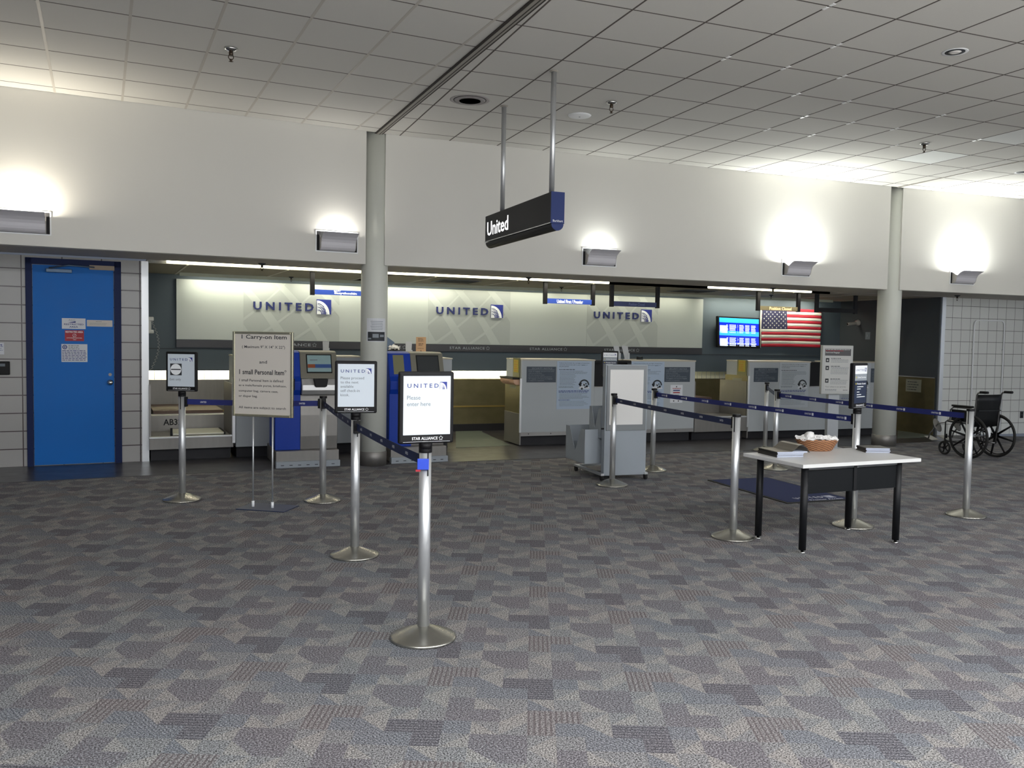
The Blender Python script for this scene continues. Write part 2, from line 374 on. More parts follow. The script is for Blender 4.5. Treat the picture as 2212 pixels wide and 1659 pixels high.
# ================================================================== SETTING
# ------------------------------------------------------------------ carpet
SQ = 0.1125; TH = R(-22.5); U0, V0 = 0.00593, 3.27561
def carpet_mat(name, dark, light, pat=None, pd='#241d24', amt=0.7):
    m = bpy.data.materials.new(name); m.use_nodes = True; nt = m.node_tree; b = nt.nodes['Principled BSDF']; L = nt.links.new
    tc = nt.nodes.new('ShaderNodeTexCoord'); mp = nt.nodes.new('ShaderNodeMapping'); mp.vector_type = 'POINT'
    mp.inputs['Rotation'].default_value = (0, 0, -TH); L(tc.outputs['Object'], mp.inputs[0])
    mp2 = nt.nodes.new('ShaderNodeMapping'); mp2.inputs['Location'].default_value = (-U0, -V0, 0); L(mp.outputs[0], mp2.inputs[0])
    n = nt.nodes.new('ShaderNodeTexNoise'); n.inputs['Scale'].default_value = 150; n.inputs['Detail'].default_value = 2; n.inputs['Roughness'].default_value = 0.7; L(tc.outputs['Object'], n.inputs['Vector'])
    cr = nt.nodes.new('ShaderNodeValToRGB'); cr.color_ramp.elements[0].position = 0.40; cr.color_ramp.elements[1].position = 0.60
    cr.color_ramp.elements[0].color = srgb(dark); cr.color_ramp.elements[1].color = srgb(light); L(n.outputs['Fac'], cr.inputs[0])
    n2 = nt.nodes.new('ShaderNodeTexNoise'); n2.inputs['Scale'].default_value = 1.7; n2.inputs['Detail'].default_value = 2; L(tc.outputs['Object'], n2.inputs['Vector'])
    mt = nt.nodes.new('ShaderNodeMix'); mt.data_type = 'RGBA'; mt.blend_type = 'MULTIPLY'
    cr2 = nt.nodes.new('ShaderNodeValToRGB'); cr2.color_ramp.elements[0].position = 0.38; cr2.color_ramp.elements[1].position = 0.62
    cr2.color_ramp.elements[0].color = (0.90, 0.92, 0.93, 1); cr2.color_ramp.elements[1].color = (0.93, 0.90, 0.90, 1); L(n2.outputs['Fac'], cr2.inputs[0])
    mt.inputs[0].default_value = 1.0; L(cr.outputs[0], mt.inputs[6]); L(cr2.outputs[0], mt.inputs[7]); out = mt.outputs[2]
    if pat:
        if pat == 'rings':
            fr = nt.nodes.new('ShaderNodeVectorMath'); fr.operation = 'FRACTION'; sc = nt.nodes.new('ShaderNodeVectorMath'); sc.operation = 'SCALE'; sc.inputs[3].default_value = 1 / 0.15
            L(mp2.outputs[0], sc.inputs[0]); L(sc.outputs[0], fr.inputs[0])
            sb = nt.nodes.new('ShaderNodeVectorMath'); sb.operation = 'SUBTRACT'; sb.inputs[1].default_value = (0.5, 0.5, 0); L(fr.outputs[0], sb.inputs[0])
            sx = nt.nodes.new('ShaderNodeSeparateXYZ'); L(sb.outputs[0], sx.inputs[0]); cb = nt.nodes.new('ShaderNodeCombineXYZ'); L(sx.outputs[0], cb.inputs[0]); L(sx.outputs[1], cb.inputs[1])
            ln = nt.nodes.new('ShaderNodeVectorMath'); ln.operation = 'LENGTH'; L(cb.outputs[0], ln.inputs[0])
            mm = nt.nodes.new('ShaderNodeMath'); mm.operation = 'MULTIPLY'; mm.inputs[1].default_value = 2 * math.pi * 9; L(ln.outputs['Value'], mm.inputs[0])
        else:
            sx = nt.nodes.new('ShaderNodeSeparateXYZ'); L(mp2.outputs[0], sx.inputs[0])
            mm = nt.nodes.new('ShaderNodeMath'); mm.operation = 'MULTIPLY'
            if pat == 'u': L(sx.outputs[0], mm.inputs[0]); mm.inputs[1].default_value = 2 * math.pi / 0.0225
            elif pat == 'v': L(sx.outputs[1], mm.inputs[0]); mm.inputs[1].default_value = 2 * math.pi / 0.0225
            else:
                ad = nt.nodes.new('ShaderNodeMath'); L(sx.outputs[0], ad.inputs[0]); L(sx.outputs[1], ad.inputs[1]); L(ad.outputs[0], mm.inputs[0]); mm.inputs[1].default_value = 2 * math.pi / 0.021
        sn = nt.nodes.new('ShaderNodeMath'); sn.operation = 'SINE'; L(mm.outputs[0], sn.inputs[0])
        mr = nt.nodes.new('ShaderNodeMapRange'); mr.inputs[1].default_value = 0.1; mr.inputs[2].default_value = 0.75; mr.inputs[4].default_value = amt; L(sn.outputs[0], mr.inputs[0])
        mx = nt.nodes.new('ShaderNodeMix'); mx.data_type = 'RGBA'; mx.inputs[7].default_value = srgb(pd); L(mr.outputs[0], mx.inputs[0]); L(out, mx.inputs[6]); out = mx.outputs[2]
    L(out, b.inputs['Base Color']); b.inputs['Roughness'].default_value = 0.95; b.inputs['Specular IOR Level'].default_value = 0.15
    bp = nt.nodes.new('ShaderNodeBump'); bp.inputs['Strength'].default_value = 0.6; bp.inputs['Distance'].default_value = 0.004; L(n.outputs['Fac'], bp.inputs['Height']); L(bp.outputs[0], b.inputs['Normal'])
    return m
CM = [carpet_mat('carpet_base', '#323233', '#9a9a9b'), carpet_mat('carpet_pale', '#3f3e3d', '#a8a5a2'),
      carpet_mat('carpet_dark_stripe', '#2d2c30', '#88868b', 'v', '#34343a', 0.6), carpet_mat('carpet_comb', '#3a3839', '#9b9797', 'u', '#463d3f', 0.6),
      carpet_mat('carpet_swirl', '#313032', '#929094', 'rings', '#474046', 0.5), carpet_mat('carpet_blue_hatch', '#303133', '#95979c', 'd', '#464a53', 0.5)]
B_, P_, D_, C_, S_, H_ = range(6)
FULL = {(0, 0): C_, (0, 1): C_, (1, 1): C_, (3, 0): D_, (4, 0): D_, (0, 3): D_, (5, 1): S_, (5, 2): S_, (6, 1): S_, (2, 3): S_, (3, 3): S_, (3, 2): S_, (1, 0): H_, (5, 0): H_, (7, 3): H_, (6, 3): H_}
HALF = {(2, 2): ('LL', P_, S_), (3, 1): ('LR', P_, B_), (2, 0): ('UR', P_, H_), (2, 1): ('LR', P_, B_), (7, 1): ('LR', P_, B_), (6, 0): ('LL', P_, B_),
        (4, 2): ('UR', P_, B_), (4, 3): ('LR', P_, B_), (0, 2): ('UR', P_, H_), (1, 3): ('LR', P_, B_), (7, 0): ('UL', P_, B_), (6, 2): ('LL', P_, B_)}
ct, st = math.cos(TH), math.sin(TH)
def uv2w(u, v): return (u * ct - v * st, u * st + v * ct, 0.0)
vid = {}; verts = []; faces = []; fm = []
def V(i, j):
    if (i, j) not in vid:
        vid[(i, j)] = len(verts); verts.append(uv2w(U0 + i * SQ, V0 + j * SQ))
    return vid[(i, j)]
for j in range(-110, 105):
    for i in range(-110, 165):
        x, y, _ = uv2w(U0 + (i + .5) * SQ, V0 + (j + .5) * SQ)
        if not (-6.2 < x < 17.0 and -5.0 < y < 11.4): continue
        r = j // 4; c = (i - 4 * r) % 8; k = (c, j % 4)
        a, b, cc, d = V(i, j), V(i + 1, j), V(i + 1, j + 1), V(i, j + 1)
        if k in HALF:
            h, m1, m2 = HALF[k]
            T = {'LL': ((a, b, d), (b, cc, d)), 'UR': ((b, cc, d), (a, b, d)), 'LR': ((a, b, cc), (a, cc, d)), 'UL': ((a, cc, d), (a, b, cc))}[h]
            faces += [T[0], T[1]]; fm += [m1, m2]
        else:
            faces.append((a, b, cc, d)); fm.append(FULL.get(k, B_))
me = bpy.data.meshes.new('floor'); me.from_pydata(verts, [], faces)
for m in CM: me.materials.append(m)
me.polygons.foreach_set('material_index', fm); me.update()
fo = bpy.data.objects.new('floor', me); COL.objects.link(fo); fo['kind'] = 'structure'
# unseen pale floor added behind the camera to bounce sun onto the ceiling
bm = NB(); box(bm, -7, 17.5, -16, -.4, -.01, .004); struct('floor', bm, mat('bounce_floor', '#b9b6ae', .5, var=.05, vscale=60))
# dark vinyl strip in front of the counters
bm = NB()
pts = [F1.w(-6.5, 0.155), F1.w(2.25, 0.155), Vector((5.0, 10.16, 0)), Vector((7.6, 10.24, 0)), Vector((10.4, 10.36, 0)), Vector((12.15, 10.46, 0)), Vector((12.15, 14.3, 0)), Vector((2.4, 14.3, 0)), F1.w(-6.5, 4.0)]
prism(bm, [(p.x, p.y) for p in pts], 'z', 0.0, 0.004)
struct('floor', bm, M_vinyl)

# ------------------------------------------------------------------ main ceiling: three grids that meet at the columns
def halfclip(poly, p, n):
    o = []
    for i in range(len(poly)):
        a, b = poly[i - 1], poly[i]; da = (a - p).dot(n); db = (b - p).dot(n)
        if (da >= 0) != (db >= 0): o.append(a + (b - a) * (da / (da - db)))
        if db >= 0: o.append(b)
    return o
V2 = Vector
RA, RB = V2((2.165, 10.03)), V2((2.40, 4.0)); rd = (RB - RA).normalized(); rn = V2((rd.y, -rd.x))   # rail line; normal
if rn.x < 0: rn = -rn
QA, QB = V2((10.02, 10.05)), V2((9.86, 4.0)); qd = (QB - QA).normalized(); qn = V2((qd.y, -qd.x))
if qn.x < 0: qn = -qn
s_ = 0.6096
def ceil_region(F, xg, yg, xr, clips, special=()):
    bt, bd, bc = NB(), NB(), NB(); hw = .011 if F is F1 else .0065
    def poly(x0, x1, y0, y1):
        P = [V2((F.t * x + F.n * y).xy) for x, y in ((x0, y0), (x1, y0), (x1, y1), (x0, y1))]
        for p, n in clips:
            if len(P) < 3: return []
            P = halfclip(P, p, n)
        return P
    ywall = F.y0
    for i in range(xr[0], xr[1]):
        for j in range(-1, 25):
            y1 = min(ywall, yg - j * s_); y0 = yg - (j + 1) * s_
            P = poly(xg + i * s_ + .008, xg + (i + 1) * s_ - .008, y0 + .005, y1 - .005)
            if len(P) >= 3: prism(bt, P, 'z', ZC, ZC + 0.015, 1 if (i, j) in special else 0)
    for i in range(xr[0], xr[1] + 1):
        P = poly(xg + i * s_ - hw, xg + i * s_ + hw, yg - 25 * s_, ywall)
        if len(P) >= 3: prism(bd, P, 'z', ZC - 0.0015, ZC + 0.018)
    for j in range(0, 25):
        P = poly(xg + xr[0] * s_, xg + xr[1] * s_, yg - j * s_ - .0065, yg - j * s_ + .0065)
        if len(P) >= 3: prism(bc, P, 'z', ZC - 0.001, ZC + 0.018)
    o = struct('ceiling', bt, [M_tileC, M_tileC2])
    a = link('grid_runner', bd, M_tbarL if F is F1 else M_line, o); b = link('grid_cross', bc, M_line, o)
    return o
c1 = ceil_region(F1, 2.6607 - 5 * s_, 9.81 - 0.2113, (-11, 6), [(RA, -rn)])
c2 = ceil_region(F2, 2.4113, 10.037 - 0.2223, (-2, 14), [(RA, rn), (QA, -qn)], {(10, 2), (10, 4)})
q0 = F3.loc(G(1953, 406, ZC).xy.to_3d())
c3 = ceil_region(F3, q0[0] - 0.1, 10.336 - 0.2223, (-2, 14), [(QA, qn)])
# bright little clips where the runners join
bm = NB()
for i, j in ((8, 7.5), (10, 6), (10, 8), (11, 6), (11, 7), (12, 5), (12, 6), (13, 4), (13, 5), (13, 3), (14, 4), (14, 3), (15, 4), (15, 5), (16, 3), (17, 4)):
    x = 2.4113 + (i - 7) * s_; y = 10.037 - .2223 - j * s_
    for sg in (-1, 1): box(bm, x - .012, x + .012, y + sg * .035 - .022, y + sg * .035 + .022, ZC - .006, ZC + .004)
link('grid_clip', bm, M_clip, c2)
bm = NB(); box(bm, -7, 17.5, -5.2, 10.6, ZC + .02, ZC + .06)
struct('ceiling', bm, M_groove)
# added frames around the fill lights over the camera, out of view
bm = NB()
for k in range(6):
    x = -2.0 + 2.4 * k
    for a, b, c, e in ((-.66, .66, -.66, -.61), (-.66, .66, .61, .66), (-.66, -.61, -.61, .61), (.61, .66, -.61, .61)): box(bm, x + a, x + b, -.4 + c, -.4 + e, ZC - .05, ZC)
struct('trim_10', bm, M_white)
# slot running out from the first column
bm = NB(); ang = math.atan2(rd.y, rd.x); nn = rn
def strip(bm, o0, o1, z0, z1, mi=0):
    A, B = RA + rd * 0.0, RA + rd * 14.0
    prism(bm, [tuple(p) for p in (A + nn * o0, B + nn * o0, B + nn * o1, A + nn * o1)], 'z', z0, z1, mi)
strip(bm, -.055, -.035, ZC - .010, ZC - .002, 1); strip(bm, -.035, .022, ZC - .014, ZC - .002, 0); strip(bm, .022, .040, ZC - .010, ZC - .002, 1)
strip(bm, -.006, .004, ZC - .0145, ZC - .013, 1)
struct('trim_1', bm, [M_tbar, M_groove])
bm = NB()
A, B = QA + qd * 0.02, QA + qd * 14.0
prism(bm, [tuple(p) for p in (A - qn * .02, B - qn * .02, B + qn * .012, A + qn * .012)], 'z', ZC - .008, ZC - .001)
struct('trim_2', bm, M_tbar)

# ------------------------------------------------------------------ bulkhead above the counters (three facets)
def bulk(F, x0, x1, nm):
    bm = NB(); box(bm, x0, x1, 0, 0.12, ZS, ZC + .02)
    return struct(nm, bm, M_wall, F.w(0, 0, 0), F.a, bevel=0.004)
e1 = F1.at(791, 430)[0]; e2 = F2.at(832, 430)[0]; e3 = F2.at(1921, 520)[0]; e4 = F3.at(1948, 520)[0]
bulk(F1, -6.5, e1, 'wall_back'); bulk(F2, e2, e3, 'wall_back'); bulk(F3, e4, 17.5, 'wall_back')
# undersides: soffit strip, light slot, alcove ceiling
SD, SW = 0.98, 1.50           # soffit depth, end of the light slot
OB1, OB2 = 3.44, 3.463        # offsets of the alcove's back walls
xL = F1.at(321, 780, 1.26)[0]; XR = 12.15
XJ1, XJ2 = 3.76, 2.68
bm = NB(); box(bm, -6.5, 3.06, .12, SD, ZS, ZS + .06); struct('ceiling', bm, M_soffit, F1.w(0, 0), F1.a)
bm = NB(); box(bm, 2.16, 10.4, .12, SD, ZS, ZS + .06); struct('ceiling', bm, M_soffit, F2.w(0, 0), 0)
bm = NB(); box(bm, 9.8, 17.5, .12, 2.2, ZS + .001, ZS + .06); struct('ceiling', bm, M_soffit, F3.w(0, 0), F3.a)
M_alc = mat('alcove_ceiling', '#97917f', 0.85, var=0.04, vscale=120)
M_alcg = mat('alcove_grid', '#c8c4b4', 0.5)
def alcove_ceiling(F, x0, x1, off1, grid0):
    bm = NB(); box(bm, x0, x1, SW, off1 + .1, ZS, ZS + .05)
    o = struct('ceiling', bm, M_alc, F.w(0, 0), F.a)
    b2 = NB(); x = grid0
    while x < x1:
        if x > x0: box(b2, x - .012, x + .012, SW, off1, ZS - .004, ZS + .002)
        x += 1.22
    link('grid_runner', b2, M_alcg, o)
    # slot recess
    b3 = NB(); box(b3, x0, x1, SW, SW + .02, ZS, ZS + .25); box(b3, x0, x1, SD - .02, SD, ZS, ZS + .25); box(b3, x0, x1, SD - .02, SW + .02, ZS + .25, ZS + .27)
    struct('trim_3', b3, M_white, F.w(0, 0), F.a)
alcove_ceiling(F1, xL, 3.62, OB1, F1.at(392, 590, 2.4)[0])
alcove_ceiling(F2, 2.45, XR, OB2, 3.3)
# ------------------------------------------------------------------ alcove back wall, lower stainless wall, gap into the bag room
def backwall(F, x0, x1, off, mlow):
    bm = NB(); box(bm, x0, x1, off, off + .1, 1.0, ZS); struct('wall_back', bm, M_slate, F.w(0, 0), F.a)
    bm = NB(); box(bm, x0, x1, off - .02, off + .1, 0, 0.868); struct('wall_back', bm, mlow, F.w(0, 0), F.a)
    bm = NB(); box(bm, x0, x1, off - .035, off - .02, .40, .425); box(bm, x0, x1, off - .06, off - .02, 0, .12, 1); struct('trim_4', bm, [mat('brass_line', '#b39a5c', .35, metal=.8), M_kick], F.w(0, 0), F.a)
    bm = NB(); box(bm, x0, x1, off - .012, off, 1.31, 1.325); struct('trim_5', bm, M_slate2, F.w(0, 0), F.a)
    bm = NB(); n = int((x1 - x0) / .1)
    for i in range(n): box(bm, x0 + i * .1 + .004, x0 + (i + 1) * .1 - .004, off + .45, off + .455, .5, 1.35)
    struct('wall_back', bm, mat('strip_curtain', '#f6efc8', .5), F.w(0, 0), F.a)
backwall(F1, xL, XJ1 + .02, OB1, M_steel_d); backwall(F2, XJ2, XR, OB2, M_steel_b)
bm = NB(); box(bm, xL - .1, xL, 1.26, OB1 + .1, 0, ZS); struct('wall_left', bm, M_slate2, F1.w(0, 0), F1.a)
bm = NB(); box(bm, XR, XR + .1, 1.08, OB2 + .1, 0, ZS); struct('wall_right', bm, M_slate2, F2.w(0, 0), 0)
# ------------------------------------------------------------------ tiled walls left and right with metal corner trims
T1 = tile_mat('block_tile_left', '#a5a3a0', '#43383a', 0.4064, 0.2032, 0.006, ox=0.79, oz=0.0)
T3 = tile_mat('tile_right', '#d6d7d3', '#62625f', 0.205, 0.205, 0.004, ox=0.02, oz=0.01)
wl0 = F1.at(306, 780, 1.26)[0]
bm = NB(); box(bm, -6.5, wl0, 0, .15, 0, ZS); struct('wall_left', bm, T1, F1.w(0, 1.26), F1.a)
bm = NB(); box(bm, wl0, xL + .002, -.012, .15, 0, ZS); struct('trim_6', bm, M_alu, F1.w(0, 1.26), F1.a)
x3 = F3.loc(Vector((XR + .03, 11.1, 0)))[0]
bm = NB(); box(bm, x3 + .07, 17.5, 0, .15, 0, ZS); struct('wall_right', bm, T3, F3.w(0, 1.12), F3.a)
bm = NB(); box(bm, x3 - .01, x3 + .07, -.012, .15, 0, ZS); struct('trim_7', bm, M_alu, F3.w(0, 1.12), F3.a)
# ------------------------------------------------------------------ round columns
def column(x, y, r, label, nm):
    bm = NB(); lathe(bm, [(r, .165), (r, ZC + .02)], (0, 0, 0), 48); o = struct(nm, bm, M_column, (x, y, 0))
    b = NB(); lathe(b, [(r + .006, 0), (r + .006, .165), (r, .17)], (0, 0, 0), 48); link('metal_base', b, M_steel_d, o)
    o['label'] = label; return o
column(2.155, 10.185, 0.158, 'round painted column beside the left kiosk', 'trim_8')
column(10.15, 10.24, 0.172, 'round painted column near the wheelchair', 'trim_9')

# ------------------------------------------------------------------ fluorescent tubes in the slot and behind the valance
def tubes(F, x0, x1, off, z, power, label, glow=True):
    t = fthing(F, 'fluorescent_light', label, 'light', (x0 + x1) / 2, off, z, 'fluorescent lights of the counter alcove')
    h = (x1 - x0) / 2
    bm = NB(); cyl(bm, (-h, 0, 0), (h, 0, 0), .019, seg=12); link('tube', bm, M_tube, t)
    bm = NB(); box(bm, -h, h, -.03, .03, .035, .06); link('fitting', bm, M_white, t)
    ld = bpy.data.lights.new('tube_light', 'AREA'); ld.shape = 'RECTANGLE'; ld.size = 2 * h; ld.size_y = .04; ld.energy = power; ld.color = (1, .95, .78)
    o = bpy.data.objects.new('tube_light', ld); COL.objects.link(o); o.parent = t; o.location = (0, 0, -.022)
    return t
tubes(F1, F1.at(360, 575, SW - .05)[0], 3.2, SW - .05, ZS + .022, 16, 'long tube glowing in the ceiling slot left of the first column')
tubes(F2, 2.36, F2.at(1315, 610, SW - .05)[0], SW - .05, ZS + .022, 24, 'long tube glowing in the ceiling slot between column and counter signs')
tubes(F2, F2.at(1530, 622, SW - .05)[0], F2.at(1752, 632, SW - .05)[0], SW - .05, ZS + .022, 12, 'short tube glowing in the ceiling slot above the flag')
def valance(F, x0, x1, off, tb, label):
    t = fthing(F, 'cove_light', label, 'light', 0, off, 0, 'cove lights over the airline panels')
    bm = NB(); box(bm, x0, x1, -.40, -.385, ZS - .045, ZS); link('valance', bm, mat('valance', '#b9bfae', .6), t)
    for a, b, p in tb:
        bm = NB(); cyl(bm, (a, -.2, ZS - .014), (b, -.2, ZS - .014), .012, seg=12); link('tube', bm, M_tube, t)
        ld = bpy.data.lights.new('cove_tube_light', 'AREA'); ld.shape = 'RECTANGLE'; ld.size = b - a; ld.size_y = .05; ld.energy = p; ld.color = (1, .97, .80)
        o = bpy.data.objects.new('cove_tube_light', ld); COL.objects.link(o); o.parent = t; o.location = ((a + b) / 2, -.19, ZS - .05); o.rotation_euler = (R(22), 0, 0)
P1a = F1.at(383, 603, OB1 - .06)[0]
valance(F1, P1a, XJ1 - .05, OB1 - .06, [(P1a + .15, P1a + 1.5, 8), (P1a + 1.65, XJ1 - .1, 5)], 'cove light over the panel left of the first column')
P2b = F2.at(1518, 650, OB2 - .06)[0]; P3b = F2.at(1768, 655, OB2 - .06)[0]
valance(F2, XJ2, P3b, OB2 - .06, [(2.7, 4.2, 8), (4.3, 6.0, 5), (6.1, P2b - .3, 5.5), (P2b + .1, P3b - .9, 14), (P3b - .8, P3b - .1, 7)], 'cove light over the panels and the flag')
# luggage room light beyond the gap
def bagroom(F, x0, x1, off, p):
    area = bpy.data.lights.new('bag_room_light', 'AREA'); area.shape = 'RECTANGLE'; area.size = x1 - x0; area.size_y = .2; area.energy = p; area.color = (1, .96, .72)
    o = bpy.data.objects.new('bag_room_light', area); COL.objects.link(o)
    o.matrix_world = Matrix.Translation(F.w((x0 + x1) / 2, off + .2, 1.25)) @ Matrix.Rotation(F.a, 4, 'Z') @ Matrix.Rotation(R(38), 4, 'X')
    bm = NB(); box(bm, x0, x1, off + .1, off + .5, 1.36, 1.4); struct('ceiling', bm, M_white, F.w(0, 0), F.a)
bagroom(F1, xL, XJ1, OB1, 70); bagroom(F2, XJ2, 8.4, OB2, 110)
# ================================================================== THINGS
# ------------------------------------------------------------------ wall uplights
def uplight(F, x0, x1, z0, z1, power, col, label):
    w = x1 - x0; h = z1 - z0
    t = fthing(F, 'wall_uplight', label, 'lamp', (x0 + x1) / 2, 0, z0, 'scoop uplights along the bulkhead')
    bm = NB()
    for a in ((-w / 2 - .012, -w / 2, -.012, h + .012), (w / 2, w / 2 + .012, -.012, h + .012), (-w / 2, w / 2, -.012, 0), (-w / 2, w / 2, h, h + .012)):
        box(bm, a[0], a[1], -.006, .002, a[2], a[3])
    link('trim_frame', bm, M_white, t)
    bm = NB(); box(bm, -w / 2, w / 2, -.003, .001, 0, h); link('recess', bm, M_blackm, t)
    k = h / .21
    prof = [(-.004, .004), (-.03, .006), (-.055, .016), (-.072, .035), (-.080, .060), (-.085, .090), (-.102, .118), (-.135, .145), (-.180, .168), (-.225, .184)]
    prof = [(y, z * k) for y, z in prof]
    outer = prof; inner = [(y + .006, z + .005) for y, z in prof[::-1]]
    b = w / 2 - .035
    bm = NB(); prism(bm, outer + inner, 'x', -b, b)
    link('scoop', bm, mat('scoop_paint', '#cfcdd3', .5), t, bevel=0.001)
    bm = NB()
    for sx in (-b, b):
        if sx > 0: bm = NB()
        prism(bm, [(y, z) for y, z in prof[:7]] + [(-.06, .14 * k), (-.004, .17 * k)], 'x', sx - .004, sx + .004)
        link('end_cap', bm, mat('cap_paint', '#b0aca8', .5), t)
    bm = NB(); cyl(bm, (-.12, -.045, .075 * k), (.12, -.045, .075 * k), .012, seg=10); link('lamp', bm, M_bulb, t)
    ld = bpy.data.lights.new('uplight', 'AREA'); ld.shape = 'RECTANGLE'; ld.size = .24; ld.size_y = .05; ld.energy = power; ld.color = col
    o = bpy.data.objects.new('uplight', ld); COL.objects.link(o); o.parent = t; o.location = (0, -.062, .125 * k); o.rotation_euler = (R(180 - 8), 0, 0)
    return t
uplight(F1, -.915, -.444, 2.508, 2.722, 24, (1, .93, .78), 'scoop uplight at the left edge above the blue door')
uplight(F1, 2.226, 2.695, 2.512, 2.73, 5, (1, .97, .9), 'scoop uplight just left of the first column')
uplight(F2, 4.828, 5.302, 2.513, 2.725, 5.5, (.97, 1, .95), 'scoop uplight right of the hanging navy sign')
uplight(F2, 7.965, 8.44, 2.518, 2.73, 62, (.97, 1, .94), 'scoop uplight with glaring light left of the second column')
x5 = F3.at(2053, 600)[0]
uplight(F3, x5, x5 + .47, 2.522, 2.732, 66, (.97, 1, .94), 'scoop uplight with glaring light right of the second column')

# ------------------------------------------------------------------ sprinklers and ceiling fittings
def sprinkler(p, z, label, s=1.0, group='sprinkler heads in the ceilings'):
    t = thing('sprinkler', label, 'sprinkler', (p[0], p[1], z), 0, group)
    bm = NB(); lathe(bm, [(.001, 0), (.045 * s, 0), (.04 * s, -.012 * s), (.018 * s, -.022 * s), (.001, -.022 * s)], seg=20); link('escutcheon', bm, M_chrome if z > 3 else M_greyd, t)
    bm = NB(); cyl(bm, (0, 0, -.02 * s), (0, 0, -.05 * s), .014 * s); cyl(bm, (0, 0, -.07 * s), (0, 0, -.085 * s), .006 * s); lathe(bm, [(.001, -.085 * s), (.016 * s, -.087 * s), (.001, -.09 * s)], seg=14)
    for a in (-1, 1): tube(bm, [(a * .012 * s, 0, -.045 * s), (a * .017 * s, 0, -.06 * s), (a * .004 * s, 0, -.08 * s)], .003 * s, 6)
    link('head', bm, mat('brass_dark', '#4b4036', .35, metal=.8), t)
for q, l in (((499, 104), 'sprinkler head in the ceiling above the left uplights'), ((1321, 220), 'sprinkler head in the ceiling near the white speaker disc'), ((1997, 309), 'sprinkler head in the ceiling above the second column')):
    sprinkler(G(q[0], q[1], ZC), ZC - .001, l, 1.25)
for q, l in (((566, 569), 'sprinkler head under the soffit right of the blue door'), ((1142, 599), 'sprinkler head under the soffit between the columns'), ((1670, 622), 'sprinkler head under the soffit beside the rightmost lit slot'), ((2068, 638), 'sprinkler head under the soffit above the wheelchair')):
    sprinkler(G(q[0], q[1], ZS), ZS, l, 1.0)
for q, l in (((629, 598), 'small sprinkler head deep in the alcove left of the check-in sign'), ((1213, 620), 'small sprinkler head deep in the alcove above the blue first class sign'), ((1666, 637), 'small sprinkler head deep in the alcove above the flag')):
    sprinkler(G(q[0], q[1] , ZS), ZS, l, .8)
def disc_thing(nm, q, z, label, cat, parts):
    p = G(q[0], q[1], z); t = thing(nm, label, cat, (p.x, p.y, z))
    for n, prof, m, seg in parts:
        bm = NB(); lathe(bm, prof, seg=seg); link(n, bm, m, t)
    return t
v = disc_thing('air_diffuser', (1015, 216), ZC, 'round louvred air diffuser in the ceiling left of the sign poles', 'vent', [
    ('rim', [(.165, -.002), (.19, -.004), (.20, -.001), (.165, -.001)], mat('vent_rim', '#a39d9c', .5), 36),
    ('hole', [(.001, -.0035), (.165, -.0035), (.165, -.001), (.001, -.001)], M_blackm, 36)])
for i, r in enumerate((.05, .085, .12, .15)):
    bm = NB(); lathe(bm, [(r - .012, -.012), (r + .004, -.006), (r + .006, -.004), (r - .012, -.010)], seg=36); link('louvre_ring', bm, mat('vent_ring', '#8f8a8a', .5), v)
disc_thing('ceiling_speaker', (1252, 249), ZC, 'flat white round speaker disc in the ceiling right of the sign poles', 'speaker', [
    ('cover', [(.001, -.016), (.10, -.016), (.115, -.012), (.125, -.001), (.001, -.001)], M_white, 36), ('bolt', [(.001, -.02), (.008, -.02), (.008, -.015), (.001, -.015)], M_grey, 12)])
disc_thing('recessed_downlight', (2063, 112), ZC, 'unlit recessed downlight at the upper right', 'lamp', [
    ('rim', [(.075, -.002), (.095, -.005), (.10, -.001), (.075, -.001)], M_white, 32), ('reflector', [(.001, -.0035), (.075, -.0035), (.075, -.001), (.001, -.001)], M_greyd, 32),
    ('bulb', [(.001, -.012), (.03, -.010), (.05, -.003), (.001, -.003)], mat('bulb_glass', '#dcd8d6', .15), 20)])
disc_thing('recessed_downlight', (2209, 372), ZC, 'unlit recessed downlight cut off by the right edge of view', 'lamp', [
    ('rim', [(.075, -.002), (.095, -.005), (.10, -.001), (.075, -.001)], M_white, 32), ('reflector', [(.001, -.0035), (.075, -.0035), (.075, -.001), (.001, -.001)], M_greyd, 32)])
for q, l in (((985, 607), 'dark square vent in the alcove ceiling right of the first column'), ((1495, 628), 'dark square vent in the alcove ceiling above the blank panel end')):
    p = G(q[0], q[1], ZS); t = thing('air_vent', l, 'vent', (p.x, p.y, ZS)); bm = NB(); box(bm, -.3, .3, -.3, .3, -.012, -.006)
    link('frame', bm, M_greym, t)
    bm = NB(); [box(bm, -.27, .27, -.26 + i * .075, -.22 + i * .075, -.018, -.012) for i in range(7)]; link('slats', bm, M_blackm, t)

# ------------------------------------------------------------------ hanging navy sign
t = thing('hanging_sign', 'long navy hanging sign on two silver poles reading United', 'sign', (3.076, 7.8, 2.5), 0)
ya, yb = -.87, .86
bm = NB(); box(bm, -.062, .062, ya, yb, .07, .335); link('box', bm, M_signface, t, bevel=.003)
bm = NB(); box(bm, -.064, .064, ya - .012, ya, .062, .336); prism(bm, [(-.05, .06)] + [(.058 * math.cos(R(a)), .058 + .058 * math.sin(R(a))) for a in range(180, 361, 15)] + [(.05, .06)], 'y', ya - .012, ya); link('end_plate', bm, M_signnavy, t)
bm = NB(); prism(bm, [(.055 * math.cos(R(a)), .058 + .055 * math.sin(R(a))) for a in range(180, 361, 12)], 'y', ya, yb); link('round_trim', bm, M_signface, t)
bm = NB(); box(bm, -.068, -.06, ya, yb, .062, .07); box(bm, .06, .068, ya, yb, .062, .07); link('edge_line', bm, M_alu, t)
bm = NB(); text(bm, 'United', 0, .62, .12, .265, 0, bold=.012)
